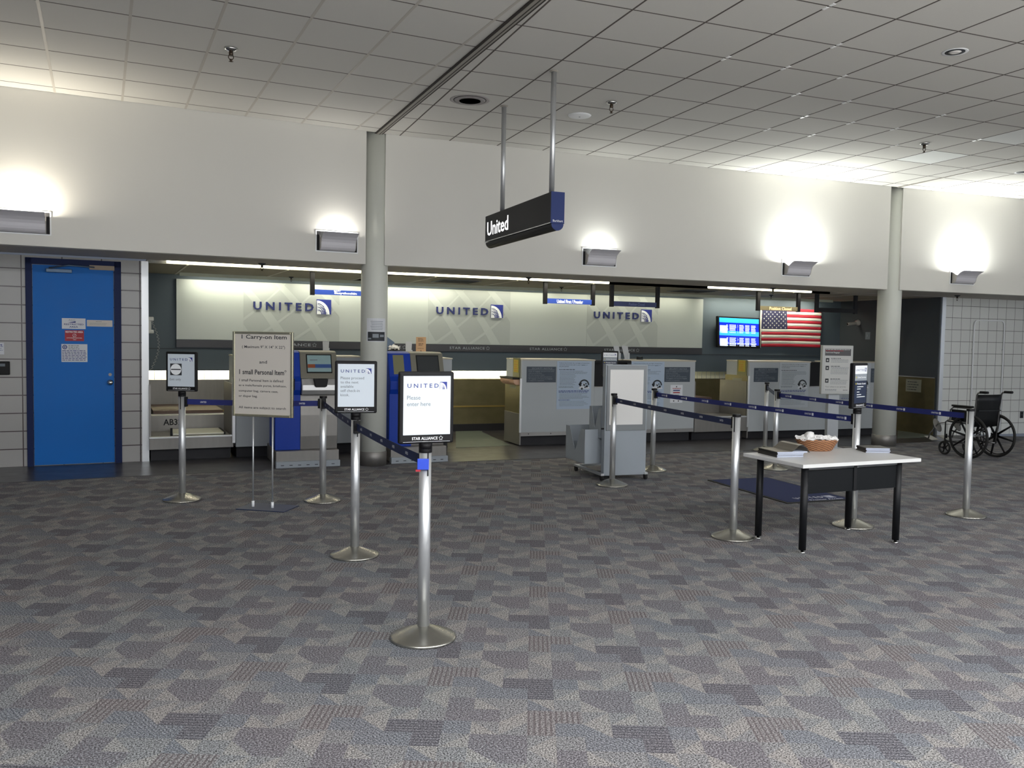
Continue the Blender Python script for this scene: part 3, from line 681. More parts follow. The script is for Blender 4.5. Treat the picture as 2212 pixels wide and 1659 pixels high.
bmesh.ops.transform(bm, matrix=Matrix.Translation((-.0645, .79, 0)) @ Matrix.Rotation(R(-90), 4, 'Z'), verts=bm.verts); link('lettering', bm, M_lit, t)
bm = NB(); text(bm, 'Burkhart', -.045, .05, .075, .094, ya - .0135); link('maker_mark', bm, M_white, t)
for y, nm in ((.515, 0), (-.739, 1)):
    bm = NB(); cyl(bm, (0, y, .33), (0, y, ZC - 2.5 - .001), .024, seg=24); p = link('pole', bm, M_alu, t)
    bm = NB(); lathe(bm, [(.024, ZC - 2.5 - .012), (.04, ZC - 2.5 - .006), (.04, ZC - 2.5 - .001), (.024, ZC - 2.5 - .001)], (0, y, 0), 24); link('ceiling_collar', bm, M_tbar, p)

# ------------------------------------------------------------------ door with its notices
DO = 1.26
fx0, fz = F1.at(56, 700, DO)[0], 2.16
fx1 = F1.at(262, 700, DO)[0]; lx0, lx1 = F1.at(72, 780, DO)[0], F1.at(246.5, 780, DO)[0]
ft = F1.at(60, 556, DO)[1]; lt = F1.at(72, 571, DO)[1]
do = bpy.data.objects.new('door_1', None); COL.objects.link(do); do.location = F1.w(lx0, DO); do.rotation_euler = (0, 0, F1.a); do['kind'] = 'structure'
do['label'] = 'blue metal door in a navy frame'
W_ = lx1 - lx0
bm = NB(); box(bm, 0, W_, -.012, .0, .012, lt); link('leaf', bm, M_door, do, bevel=.002)
bm = NB(); box(bm, fx0 - lx0, -.004, -.03, .0, 0, ft); box(bm, W_ + .004, fx1 - lx0, -.03, .0, 0, ft); box(bm, fx0 - lx0, fx1 - lx0, -.03, 0, lt + .004, ft); link('frame', bm, M_doorf, do, bevel=.003)
def dz(py): return F1.at(230, py, DO)[1]
kx, kz = F1.at(238, 826, DO); kx -= lx0
bm = NB(); lathe(bm, [(.001, .0), (.034, .0), (.030, .008), (.012, .012), (.012, .035), (.024, .042), (.028, .058), (.020, .070), (.001, .072)], seg=28)
bmesh.ops.transform(bm, matrix=Matrix.Translation((kx, -.012, kz)) @ Matrix.Rotation(R(90), 4, 'X'), verts=bm.verts); link('door_knob', bm, M_chrome, do)
bm = NB(); cyl(bm, (kx, -.012, dz(809)), (kx, -.018, dz(809)), .018, seg=20); link('lock_cylinder', bm, M_steel_d, do)
cx_, cz_ = F1.at(128, 585, DO); cx_ -= lx0
bm = NB(); box(bm, cx_ - .13, cx_ + .13, -.07, -.012, cz_ - .022, cz_ + .018); link('door_closer', bm, mat('closer', '#5c6f85', .4, metal=.5), do, bevel=.004)
bm = NB(); tube(bm, [(cx_ - .10, -.05, cz_ + .025), (cx_ + .1, -.10, cz_ + .06), (cx_ + .36, -.035, lt - .005)], .009, 8); link('closer_arm', bm, mat('closer'  , '#5c6f85'), do)
a, b = F1.at(193, 573, DO), F1.at(247, 585, DO)
bm = NB(); box(bm, a[0] - lx0, b[0] - lx0, -.034, -.012, b[1], a[1]); link('beige_plate', bm, mat('beige', '#a59583', .6), do)
def door_sign(px0, py0, px1, py1, nm, label, bg, fn):
    (a, b), (c, d) = F1.at(px0, py0, DO - .014), F1.at(px1, py1, DO - .014)
    w, h = c - a, b - d
    t = fthing(F1, nm, label, 'notice', a, DO - .0135, d)
    bm = NB(); box(bm, 0, w, -.002, 0, 0, h); link('sheet', bm, bg, t)
    bm = NB(); fn(bm, w, h, -.0022); link('print', bm, [M_navyd, M_white, M_greym, M_red], t)
def f_rest(bm, w, h, y):
    text(bm, 'ASIG', w * .28, w * .56, h * .76, h * .90, y, 2); prism(bm, [(w * .24, h * .58), (w * .58, h * .73), (w * .58, h * .58)], 'y', y - .001, y, 0)
    text(bm, 'RESTRICTED', w * .09, w * .92, h * .36, h * .50, y, 0, bold=.02); text(bm, 'AREA', w * .31, w * .68, h * .12, h * .26, y, 0, bold=.02)
door_sign(133.5, 687, 185, 711, 'door_notice', 'white restricted area notice on the blue door, uppermost', M_paper, f_rest)
def f_red(bm, w, h, y):
    text(bm, 'RESTRICTED AREA', w * .04, w * .95, h * .76, h * .92, y, 1, bold=.02)
    tube(bm, arc((w * .5, y - .002, h * .52), h * .14, 0, 360, 20)[:-1], .002, 6, 1, True); tube(bm, [(w * .46, y - .002, h * .45), (w * .54, y - .002, h * .6)], .002, 6, 1)
    text(bm, 'AUTHORIZED PERSONNEL', w * .09, w * .9, h * .24, h * .33, y, 1, bold=.01); text(bm, 'ONLY', w * .42, w * .6, h * .08, h * .18, y, 1)
door_sign(140, 713, 181.5, 737, 'door_notice', 'small red restricted area notice on the blue door', M_red, f_red)
def f_gov(bm, w, h, y):
    cyl(bm, (w * .13, y, h * .83), (w * .13, y - .001, h * .83), h * .12, seg=28, mi=0); cyl(bm, (w * .13, y - .001, h * .83), (w * .13, y - .0015, h * .83), h * .07, seg=20, mi=1)
    cyl(bm, (w * .13, y - .0015, h * .83), (w * .13, y - .002, h * .83), h * .045, seg=20, mi=0)
    bars(bm, w * .27, w * .72, h * .93, 3, h * .09, h * .035, y, 2); bars(bm, w * .03, w * .97, h * .65, 7, h * .088, h * .035, y, 0, .05)
door_sign(132.5, 743, 189, 782, 'door_notice', 'large white text notice with a round seal on the blue door', M_paper, f_gov)
def f_thin(bm, w, h, y): bars(bm, w * .35, w * .6, h * .8, 1, .1, h * .06, y, 2); bars(bm, w * .1, w * .8, h * .5, 2, h * .2, h * .04, y, 2)
door_sign(187.5, 691, 243, 706, 'door_notice', 'long narrow white label at the right side of the blue door', M_paperw, f_thin)
# things on the tiled wall left of the door
(a, b), (c, d) = F1.at(0, 782, DO), F1.at(19, 808, DO)
t = fthing(F1, 'card_reader', 'black card reader box on the tiled wall left of the door', 'card reader', (a + c) / 2 - .02, DO, (b + d) / 2)
bm = NB(); box(bm, -.075, .075, -.035, 0, -.075, .075); link('housing', bm, M_black, t, bevel=.008)
bm = NB(); box(bm, -.03, .03, -.037, -.034, .02, .05); link('window', bm, M_greym, t)
t = fthing(F1, 'wall_notice', 'small white notice on the tiled wall above the card reader', 'notice', F1.at(2, 752, DO)[0] - .02, DO, F1.at(5, 752, DO)[1])
bm = NB(); box(bm, -.05, .05, -.003, 0, -.07, .06); link('sheet', bm, M_paper, t); bm = NB(); bars(bm, -.04, .04, .04, 4, .02, .005, -.0035); star(bm, .025, .035, .012, -.0035); link('print', bm, M_navyd, t)

# ------------------------------------------------------------------ airline panels on the back walls
def pattern_panel(t, x0, x1, z0, z1, y):
    bm = NB(); rect(bm, x0, x1, z0, z1, y, 0, .003)
    w, h = x1 - x0, z1 - z0; bl = NB(); yl = y - .003
    cnt = [0]
    def band(ax, az, bx, bz, w0, w1, cv=0):
        cnt[0] += 1; yl = y - .003 - .0003 * cnt[0]; n = 10; L = []; Rr = []
        for i in range(n + 1):
            u = i / n; p = Vector((x0 + w * (ax + (bx - ax) * u), z0 + h * (az + (bz - az) * u))); d = Vector((w * (bx - ax), h * (bz - az))).normalized(); nn = Vector((-d.y, d.x))
            p += nn * cv * h * math.sin(math.pi * u); hw = h * (w0 + (w1 - w0) * u) / 2; L.append(p + nn * hw); Rr.append(p - nn * hw)
        for i in range(n):
            q = clip_poly([tuple(L[i]), tuple(L[i + 1]), tuple(Rr[i + 1]), tuple(Rr[i])], x0, x1, z0, z1)
            if len(q) >= 3: flat(bl, q, yl, 0, .001)
    for a in (-.55, -.18, .22, .62): band(a + .1, 1.05, a + .62, -.05, .10, .16, .05)
    for a in (.0, .38, .80): band(a - .35, -.05, a + .45, 1.05, .05, .025, -.06)
    o = link('pattern_field', bm, M_panel_d, t); link('pattern_bands', bl, M_panel_l, o)
def sign_panel(F, x0, x1, off, z0, z1, fields, logos, alls, label):
    t = fthing(F, 'airline_panel', label, 'sign', 0, off, 0)
    bm = NB(); box(bm, x0, x1, -.045, 0, z0, z1); link('panel', bm, M_panel, t, bevel=.003)
    bm = NB(); box(bm, x0, x1, -.05, 0, z0 - .115, z0 - .004); bd = link('band', bm, mat('band_black', '#1b191d', .35), t)
    for a, b in fields: pattern_panel(t, a, b, z0 + .005, z1 - .005, -.045)
    for (a, zb, b, h) in logos:
        bm = NB(); united(bm, a, b, zb, h, -.052, 0, 1, 2, depth=.015, bold=.025, gs=1.85, what='l'); link('logo_letters', bm, M_navy, t); bm = NB(); united(bm, a, b, zb, h, -.052, 0, 1, 2, depth=.015, gs=1.85, what='e'); link('emblem', bm, [M_navy, M_blue, M_white], t)
    for (a, b, zb, h, r) in alls:
        bm = NB(); text(bm, 'STAR ALLIANCE', a, b - r * 2.6, zb, zb + h, -.0508, bold=.01, spacing=1.12); alliance(bm, b - r, zb + h / 2, r, -.0508); link('lettering', bm, mat('band_print', '#8f9498', .5), bd)
o1 = OB1 - .001; oo = o1 - .045
xa, za = F1.at(381, 733, oo); zt = F1.at(381, 602, oo)[1]
fA = (F1.at(526, 680, oo)[0], F1.at(733, 680, oo)[0])
lA = F1.at(547, 667, oo); lB = F1.at(715, 667, oo)
aA = F1.at(560, 745, oo); aB = F1.at(684, 745, oo)
sign_panel(F1, xa, XJ1 - .03, o1, za, zt, [fA], [(lA[0], F1.at(547, 669, oo)[1], lB[0], (F1.at(600, 648, oo)[1] - F1.at(600, 668, oo)[1]) * .88)], [(aA[0], aB[0], za - .078, .042, .035)], 'pale airline panel with raised wordmark left of the first column')
o2 = OB2 - .001; oo = o2 - .045
zb2 = F2.at(1150, 746.5, oo)[1]; zt2 = F2.at(1150, 632, oo)[1]; xe = F2.at(1518, 700, oo)[0]
L2 = []
for px0, px1, pl in ((942, 1086, 681), (1282, 1407, 690)):
    q = F2.at(px0, pl, oo); q1 = F2.at(px1, pl, oo); hh = F2.at((px0 + px1) / 2, pl - 17, oo)[1] - F2.at((px0 + px1) / 2, pl, oo)[1]
    L2.append((q[0], F2.at((px0 + px1) / 2 - 10, pl - 1, oo)[1], q1[0], .118))
A2 = [(F2.at(p0, 748, oo)[0], F2.at(p1, 748, oo)[0], zb2 - .078, .042, .035) for p0, p1 in ((790, 878), (971, 1058), (1144, 1225), (1305, 1381))]
sign_panel(F2, XJ2 + .02, xe, o2, zb2, zt2, [(F2.at(925, 680, oo)[0], F2.at(1102, 680, oo)[0]), (F2.at(1268, 680, oo)[0], F2.at(1421, 680, oo)[0])], L2, A2, 'long pale airline panel with two raised wordmarks right of the first column')

# ------------------------------------------------------------------ flat printed notices on counters
def notice(F, px0, py0, px1, py1, off, nm, label, cat, bg, mats, fn, t=.003, group=None, z=None, rim=None):
    pm = (py0 + py1) / 2; x0 = F.at(px0, pm, off)[0]; x1 = F.at(px1, pm, off)[0]; xm = (px0 + px1) / 2
    z1, z0 = F.at(xm, py0, off)[1], F.at(xm, py1, off)[1]
    w, h = x1 - x0, z1 - z0; o = fthing(F, nm, label, cat, x0, off, z0, group)
    bm = NB(); box(bm, 0, w, -t, 0, 0, h); link('sheet', bm, bg, o)
    bm = NB(); fn(bm, w, h, -t - .0003); link('print', bm, mats, o)
    return o
def f_sec(bm, w, h, y):
    text(bm, 'SECURITY NOTICE', w * .17, w * .86, h * .84, h * .94, y, 0, italic=.2, spacing=1.15); rect(bm, w * .05, w * .95, h * .785, h * .80, y, 0, .0005)
    for i, (s, e) in enumerate((('Keep all baggage and personal items', .93), ('with you at all times.', .52), ('Do not transport items', .6), ('given to you by unknown persons.', .86), ('All luggage and carry-on baggage', .88), ('is subject to inspection.', .6))):
        text(bm, s, w * .06, w * e, h * (.66 - i * .118), h * (.735 - i * .118), y, 0, italic=.2)
def f_haz(bm, w, h, y):
    for i, (s, e) in enumerate((('Federal law forbids the carriage of hazardous', .93), ('materials aboard aircraft in your luggage or', .88), ('on your person.', .34))):
        text(bm, s, w * .06, w * e, h * (.945 - i * .038), h * (.967 - i * .038), y, 0, bold=.012, italic=.15)
    bars(bm, w * .06, w * .62, h * .83, 1, .1, h * .012, y, 0)
    bars(bm, w * .08, w * .92, h * .795, 3, h * .025, h * .008, y, 1); bars(bm, w * .08, w * .58, h * .72, 9, h * .026, h * .008, y, 1); bars(bm, w * .06, w * .52, h * .475, 2, h * .02, h * .009, y, 1)
    bars(bm, w * .06, w * .94, h * .385, 2, h * .024, h * .013, y, 2, .12)
    bars(bm, w * .08, w * .94, h * .325, 5, h * .026, h * .008, y, 1); bars(bm, w * .06, w * .45, h * .195, 1, .1, h * .011, y, 2)
    bars(bm, w * .08, w * .94, h * .165, 4, h * .03, h * .007, y, 1)
    # arched picture of assorted goods
    c = (w * .79, h * .50); r = w * .15
    prism(bm, [(c[0] + r * math.cos(R(a)), c[1] + r * math.sin(R(a))) for a in range(0, 181, 12)] + [(c[0] - r * .74 * math.cos(R(a)), c[1] + r * .74 * math.sin(R(a))) for a in range(0, 181, 12)], 'y', y - .001, y, 0)
    rnd = random.Random(3)
    for i in range(16):
        a, b = rnd.uniform(-1, .9), rnd.uniform(-.75, .35); s = rnd.uniform(.08, .22) * r
        cyl(bm, (c[0] + a * r, y, c[1] + b * r * .9), (c[0] + a * r, y - .001, c[1] + b * r * .9), s, seg=8, mi=0 if i % 3 else 3)
    prism(bm, [(c[0] - r * 1.1, c[1] - r * .65), (c[0] + r * 1.15, c[1] - r * .6), (c[0] + r * .9, c[1] - r * .3), (c[0] - r * .8, c[1] - r * .2)], 'y', y - .0008, y, 3)
def f_warn(bm, w, h, y):
    star(bm, w * .5, h * .90, w * .06, y, 0, .0008, .7, 90, 4); text(bm, 'WARNING!', w * .17, w * .86, h * .76, h * .84, y, 1, bold=.02)
    rect(bm, w * .23, w * .78, h * .66, h * .72, y, 2); rect(bm, w * .23, w * .78, h * .54, h * .60, y, 1); bars(bm, w * .2, w * .8, h * .45, 2, h * .06, h * .02, y, 0)
    star(bm, w * .3, h * .10, w * .06, y, 0, .0008, .7); star(bm, w * .68, h * .10, w * .06, y, 0, .0008, .7)
def f_bag(bm, w, h, y):
    text(bm, 'NOTICE', w * .15, w * .8, h * .82, h * .93, y, 1, bold=.01)
    for i in range(5): bars(bm, w * .12, w * .88, h * (.72 - i * .13), 1, .1, h * .05, y, 0, .3)

# ------------------------------------------------------------------ counters
CO1, CO2 = 1.19, 1.363         # face offsets of the counters behind the bulkhead line
CZ = F2.at(1200, 776, CO2)[1]
def counter(F, co, segs, xl, xr, z1, label, niche=None, ends=(), strip=True, depth=.62, zb=.195, nm='check_in_counter'):
    t = fthing(F, nm, label, 'counter', xl, co, 0, 'check-in counters'); w = xr - xl
    bm = NB()
    if niche:
        n0, n1, nz = niche[0] - xl, niche[1] - xl, niche[2]
        box(bm, 0, n0, 0, depth, zb, z1 - .02); box(bm, n1, w, 0, depth, zb, z1 - .02); box(bm, n0, n1, .0, depth, zb, nz)
    else: box(bm, 0, w, 0, depth, zb, z1 - .02)
    body = link('body', bm, M_lam, t, bevel=.003)
    bm = NB()
    if niche: box(bm, -.005, n0 + .005, -.012, depth, z1 - .02, z1); link('top', bm, M_edge, t, bevel=.002); bm = NB(); box(bm, n1 - .005, w + .005, -.012, depth, z1 - .02, z1)
    else: box(bm, -.005, w + .005, -.012, depth, z1 - .02, z1)
    link('top', bm, M_edge, t, bevel=.002)
    bm = NB(); box(bm, .02, w - .02, .10, depth, 0, zb); link('kick_plate', bm, M_kick, t)
    if niche:
        bm = NB(); box(bm, n0, n1, .12, .16, nz, z1 - .01); box(bm, n0, n1, .0, .12, z1 - .045, z1 - .01); nb = link('niche_screen', bm, M_black, t)
        bm = NB(); box(bm, n0, n1, -.004, .12, nz, nz + .012); link('keyboard_shelf', bm, M_steel, t)
    if strip:
        bm = NB(); box(bm, .0, w, -.006, 0, zb, zb + .055); sp = link('metal_strip', bm, M_steel, t)
        bm = NB()
        for k in range(int(w / .35)): cyl(bm, (.12 + k * .35, -.006, zb + .03), (.12 + k * .35, -.009, zb + .03), .008, seg=10)
        link('screws', bm, M_greyd, sp)
    return t
# left bay (F1) with its baggage scale
def bay(F, co, x0, x1, ob, label, zf0=.20, zf1=.44, mt=M_steel, steel=M_steel_d, scale=True, lettering=None):
    t = fthing(F, 'baggage_scale', label, 'baggage scale', x0, co, 0, 'baggage bays between the counters'); w = x1 - x0
    bm = NB(); box(bm, 0, w, -.01, .02, zf0, zf1); link('front_panel', bm, steel, t, bevel=.004)
    bm = NB(); box(bm, 0, w, -.014, .06, zf1 - .004, zf1 + .012); link('front_lip', bm, M_alu, t)
    bm = NB(); box(bm, .02, w - .02, .10, ob, 0, zf0); link('kick_plate', bm, M_kick, t)
    bm = NB(); box(bm, 0, w, .02, .75, zf1 - .02, zf1); link('deck', bm, M_steel_d, t)
    if scale:
        bm = NB(); box(bm, w * .28, w * .90, .12, .68, zf1 + .012, zf1 + .035); link('weighing_plate', bm, M_scale, t, bevel=.004)
        bm = NB(); box(bm, w * .255, w * .28, .14, .2, zf1, zf1 + .10); box(bm, w * .90, w * .92, .12, .65, zf1, zf1 + .04); link('stop_post', bm, M_black, t)
    bm = NB(); box(bm, 0, w, .75, .77, zf1 - .02, zf1 + .20); r = link('riser', bm, M_steel_d, t)
    if lettering:
        bm = NB(); text(bm, lettering, w * .21, w * .49, zf1 + .075, zf1 + .155, .7492, bold=.02); link('lettering', bm, M_black, r)
    bm = NB(); box(bm, 0, w, .77, 1.0, zf1 + .185, zf1 + .20); link('ledge', bm, M_alu, t)
    bm = NB(); box(bm, w * .1, w, 1.0, ob - .1, zf1 + .14, zf1 + .24); link('conveyor_belt', bm, M_brown, t)
    bm = NB()
    for sx in (0, w - .02):
        if sx: bm = NB()
        box(bm, sx, sx + .02, .02, .75, zf1, .93); link('side_guard', bm, M_steel_d, t)
    return t
xb0, xb1 = F1.at(322.5, 950, CO1)[0], F1.at(504, 950, CO1)[0]
bay(F1, CO1, xb0, xb1, OB1 - CO1 - .05, 'baggage scale bay marked AB323 right of the blue door', F1.at(415, 969, CO1)[1], F1.at(415, 944, CO1)[1], lettering='AB323')
t = fthing(F1, 'corner_post', 'slim light metal corner post between left scale bay and counter', 'post', xb1 - .015, CO1 - .03, 0)
bm = NB(); box(bm, 0, .035, 0, .06, .2, F1.at(504, 815, CO1)[1]); link('post', bm, M_alu, t)
z1a = F1.at(560, 768, CO1)[1]
counter(F1, CO1, None, xb1 + .03, 3.12, z1a, 'grey check-in counter behind the carry-on sign and left kiosk', strip=False, zb=F1.at(530, 965, CO1)[1])
# counter with the right kiosk, front side in F2
xk0, xk1 = 2.24, F2.at(975, 880, CO2 + .0)[0]
z1b = F2.at(940, 773, CO2)[1]
counter(F2, CO2, None, xk0, xk1, z1b, 'grey check-in counter behind the right kiosk and first column', strip=False, zb=F2.at(965, 945, CO2)[1])
t = fthing(F2, 'corner_post', 'tall bright metal edge on the right end of the kiosk counter', 'post', xk1 + .002, CO2 - .02, 0)
bm = NB(); box(bm, 0, .02, 0, .03, .16, F2.at(978, 815, CO2)[1]); box(bm, 0, .03, .03, .06, .2, .45); link('post', bm, M_alu, t)
# middle double counter
m0, m1 = F2.at(1126, 860, CO2)[0], F2.at(1500, 860, CO2)[0]
counter(F2, CO2, None, m0, m1, CZ, 'wide grey check-in counter with two hazard posters behind the sizer', niche=(F2.at(1283, 860, CO2)[0], F2.at(1362, 860, CO2)[0], F2.at(1300, 837, CO2)[1]), zb=F2.at(1250, 939, CO2)[1] )
r0, r1 = F2.at(1617, 860, CO2)[0], F2.at(1934, 860, CO2)[0]
counter(F2, CO2, None, r0, r1, CZ, 'wide grey check-in counter behind the pedestal sign and second column', niche=(F2.at(1748, 860, CO2)[0], F2.at(1812, 860, CO2)[0], F2.at(1755, 836, CO2)[1]), strip=False, zb=F2.at(1700, 930, CO2)[1])
bay(F2, CO2, m1 + .01, r0 - .01, OB2 - CO2 - .05, 'bronze toned baggage bay between the two wide counters', F2.at(1560, 932, CO2)[1], F2.at(1560, 901, CO2)[1], steel=M_steel_d, scale=False)
# end panels of the counters that face left
def end_panel(x, label, notice_label, col, printm, zt, tray=False, ctag=None):
    t = fthing(F2, 'counter_end_panel', label, 'panel', x, CO2, 0)
    bm = NB(); box(bm, -.022, -.002, -.01, .62, .02, .47); link('lower_panel', bm, M_steel_d, t, bevel=.002)
    bm = NB(); box(bm, -.016, -.002, .03, .62, .47, zt); up = link('upper_panel', bm, M_steel_b, t)
    bm = NB(); box(bm, -.03, -.002, -.02, -.002, .2, zt); link('edge_strip', bm, M_alu, t)
    bm = NB(); box(bm, -.0175, -.016, .17, .42, .82, .97); link('paper_label', bm, mat('dull_paper', '#8d8d7c', .6), up)
    bm = NB(); box(bm, -.02, -.004, .05, .30, zt, CZ + .01); link('acrylic_flap', bm, mat('olive_flap', '#75724f', .45, metal=.3), t)
    n = thing('luggage_notice', notice_label, 'notice', F2.w(x - .021, CO2 + .17, (zt + CZ) / 2 + .03), F2.a - R(90))
    bm = NB(); box(bm, -.09, .09, -.003, 0, -.09, .095); link('sheet', bm, M_yellow, n); bm = NB(); bmx = bm
    text(bm, 'NOTICE', -.06, .06, .055, .08, -.0032, 0, bold=.01); [bars(bm, -.07, .07, .03 - i * .03, 1, .1, .010, -.0032, 0, .3) for i in range(4)]; link('print', bm, M_orange, n)
    if tray:
        tr = thing('brochure_tray', 'orange and black curved tray on the left end of the middle counter', 'tray', F2.w(x - .016, CO2 + .30, zt - .10), F2.a)
        bm = NB(); P = [(-.0, -.0)] + [(-.09 * math.sin(R(a)), .0 - .06 * math.cos(R(a)) + .06) for a in range(0, 91, 15)]
        prism(bm, [(0, .085), (-.11, .085), (-.10, .03), (-.06, .0), (0, 0)], 'y', -.28, .26); link('tray', bm, mat('peach', '#c9a184', .5), tr, bevel=.01)
        bm = NB(); box(bm, -.115, 0, -.285, .265, .085, .11); link('rim', bm, M_black, tr, bevel=.006)
        bm = NB(); text(bm, 'CAUTION', -.13, .13, .03, .055, -.1065); bmesh.ops.transform(bm, matrix=Matrix.Rotation(R(-90), 4, 'Z'), verts=bm.verts); link('lettering', bm, M_brown, tr)
end_panel(m0, 'stainless end panel on the left side of the middle counter', 'yellow notice above the curved tray on the middle counter end', None, None, .98, tray=True)
end_panel(r0, 'bronze end panel on the left side of the right counter', 'yellow notice on the left end of the right counter', None, None, F2.at(1600, 812, CO2)[1])
# stainless corner trims of the kiosk counter bay: green floor mat of the passage
p = [G(985, 968), G(1103, 963), G(1036, 931), G(984, 931)]
t = thing('vinyl_mat', 'pale green vinyl sheet on the floor between two counters', 'mat', (p[0].x, p[0].y, 0.004))
bm = NB(); prism(bm, [(q.x - p[0].x, q.y - p[0].y) for q in p], 'z', 0, .003); link('sheet', bm, M_green, t)
p = [G(1938, 947), G(2018, 945), G(1990, 929), G(1940, 929)]
t = thing('vinyl_mat', 'grey vinyl sheet on the floor of the dark bay behind the second column', 'mat', (p[0].x, p[0].y, 0.004))
bm = NB(); prism(bm, [(q.x - p[0].x, q.y - p[0].y) for q in p], 'z', 0, .003); link('sheet', bm, M_green, t)
# notices on the counter fronts
ec = CO2 - .001
notice(F2, 1137.5, 792, 1201, 826, ec, 'security_notice', 'slate security notice left of the first hazard poster', 'notice', mat('notice_slate', '#3b4652', .5), M_grey, f_sec)
notice(F2, 1435.5, 793, 1490.5, 825, ec, 'security_notice', 'slate security notice above the small warning sign', 'notice', MATS['notice_slate'], M_grey, f_sec)
notice(F2, 1628.5, 795, 1680.5, 825, ec, 'security_notice', 'slate security notice at the left end of the right counter', 'notice', MATS['notice_slate'], M_grey, f_sec)
notice(F2, 1881, 796, 1930, 826, ec, 'security_notice', 'slate security notice half hidden behind the second column', 'notice', MATS['notice_slate'], M_grey, f_sec)
HM = [M_greyd, M_greym, M_navyd, M_paper]
notice(F2, 1202.5, 780, 1277, 883.5, ec - .001, 'hazard_poster', 'pale blue hazardous goods poster left of the sizer', 'poster', M_paperb, HM, f_haz)
notice(F2, 1363, 781, 1434, 884, ec - .001, 'hazard_poster', 'pale blue hazardous goods poster partly hidden behind the sizer', 'poster', M_paperb, HM, f_haz)
M_paperc = mat('cool_paper', '#b5bcc2', .4)
notice(F2, 1683, 783, 1746, 880, ec - .001, 'hazard_poster', 'grey hazardous goods poster left of the pedestal sign', 'poster', M_paperc, HM, f_haz)
notice(F2, 1814, 784, 1879, 878, ec - .001, 'hazard_poster', 'grey hazardous goods poster behind the premier sign post', 'poster', M_paperc, HM, f_haz)
notice(F2, 1447.5, 831.5, 1474, 870, ec, 'warning_notice', 'small white warning sign with red and blue bars', 'notice', M_paper, [M_greyd, M_red, M_navyd], f_warn)
# exit bay on the right: stainless lining on the side wall with a sheet of paper
t = thing('wall_lining', 'dark bronze metal wall lining right of the second column', 'panel', (XR, 11.15, 0))
bm = NB(); box(bm, -.02, -.001, 0, 2.0, 0.0, 1.0); link('sheet', bm, M_steel_b, t); bm = NB(); box(bm, -.03, -.02, 1.25, 1.28, .02, .97); box(bm, -.025, -.02, 0, 2.0, .99, 1.005); link('joint_strip', bm, M_alu, t)
t = thing('paper_notice', 'faded paper sheet on the dark bronze wall lining', 'notice', (XR - .021, 11.6, .84), R(-90))
bm = NB(); box(bm, -.17, .17, -.002, 0, -.11, .11); link('sheet', bm, mat('dull_paper', '#8d8d7c', .6), t); bm = NB(); bars(bm, -.13, .13, .07, 4, .045, .012, -.0023); link('print', bm, M_greyd, t)
t = thing('light_switch', 'small grey switch plate on the dark wall behind the second column', 'switch', (XR, 12.75, 1.72), R(-90))
bm = NB(); box(bm, -.06, .06, -.008, 0, -.07, .07); link('plate', bm, M_greym, t, bevel=.003); bm = NB(); box(bm, -.01, .01, -.016, -.008, -.02, .02); link('toggle', bm, M_grey, t)
# door in the dark back corner
d0 = F2.at(1795, 760, OB2 - .01)
# camera on the dark wall
cp = Vector((XR, 13.05, F2.at(1800, 702, OB2)[1]))
t = thing('security_camera', 'small pale security camera on the dark wall right of the flag', 'camera', (XR, 13.0, 1.97))
bm = NB(); lathe(bm, [(.001, 0), (.055, 0), (.06, .02), (.045, .06), (.02, .085), (.001, .09)], seg=24); bmesh.ops.rotate(bm, matrix=Matrix.Rotation(R(-90), 3, 'Y'), verts=bm.verts); link('mount', bm, mat('cam_white', '#a7a29b', .4), t)
bm = NB(); cyl(bm, (-.08, -.0, -.01), (-.27, .0, -.035), .032, .026, 20); link('barrel', bm, mat('cam_white', '#a7a29b'), t, bevel=.003); bm = NB(); cyl(bm, (-.27, 0, -.035), (-.273, 0, -.0355), .02, seg=16); link('lens', bm, M_black, t)

# ------------------------------------------------------------------ hanging counter signs
def hsign(F, pl, pr, ptop, pbot, off, face, msg, label, mtext, bold=.01, tall=False, dark=False):
    """two drop arms and a horizontal light box; px of the outer arm edges and of box top/bottom"""
    x0, x1 = F.at(pl, pbot, off)[0], F.at(pr, pbot, off)[0]; pm = (pl + pr) / 2
    zt, zb = F.at(pm, ptop, off)[1], F.at(pm, pbot, off)[1]; w = x1 - x0
    t = fthing(F, 'counter_sign', label, 'sign', x0, off, zb, 'signs hanging over the counters')
    for xx in (0, w - .055):
        bm = NB(); box(bm, xx, xx + .055, 0, .05, -.012, ZS - zb); link('arm', bm, M_black, t, bevel=.002)
    bm = NB(); box(bm, .05, w - .05, .004, .046, 0, zt - zb); fc = link('sign_box', bm, face, t)
    if msg:
        bm = NB(); h = zt - zb
        for s, a, b, c, d in msg: text(bm, s, w * a, w * b, h * c, h * d, .0035, bold=bold)
        link('lettering', bm, mtext, fc)
M_sf = mat('sign_face_blue', '#23439a', .4, emit=.22, ecol='#2a4fb4'); M_sfd = mat('sign_face_dull', '#1c2b5c', .4)
M_sfo = mat('sign_face_olive', '#7d7355', .5)
SO = 1.56
hsign(F1, 671, 795, 627, 637.5, SO, M_sf, [('EASY', .40, .52, .72, .92), ('Easycheckin', .41, .80, .10, .62)], 'blue counter sign reading check-in left of the first column', M_lit, .02)
hsign(F2, 1175, 1285.5, 646, 656.5, SO, M_sf, [('United First / Premier', .25, .76, .12, .82)], 'blue counter sign reading United First / Premier', M_lit)
hsign(F2, 1319, 1425, 652, 662.5, SO, M_sfd, [('Position Closed', .37, .69, .2, .8)], 'dark blue counter sign with dim Position Closed lettering', mat('dim_print', '#5a6796', .5))
hsign(F2, 1636, 1729, 662, 671, SO, M_sfo, [('Position Closed', .28, .79, .12, .86)], 'lit olive counter sign reading Position Closed above the flag', mat('amber_letters', '#ffe2a8', .4, emit=1.0, ecol='#ffe0a0'))
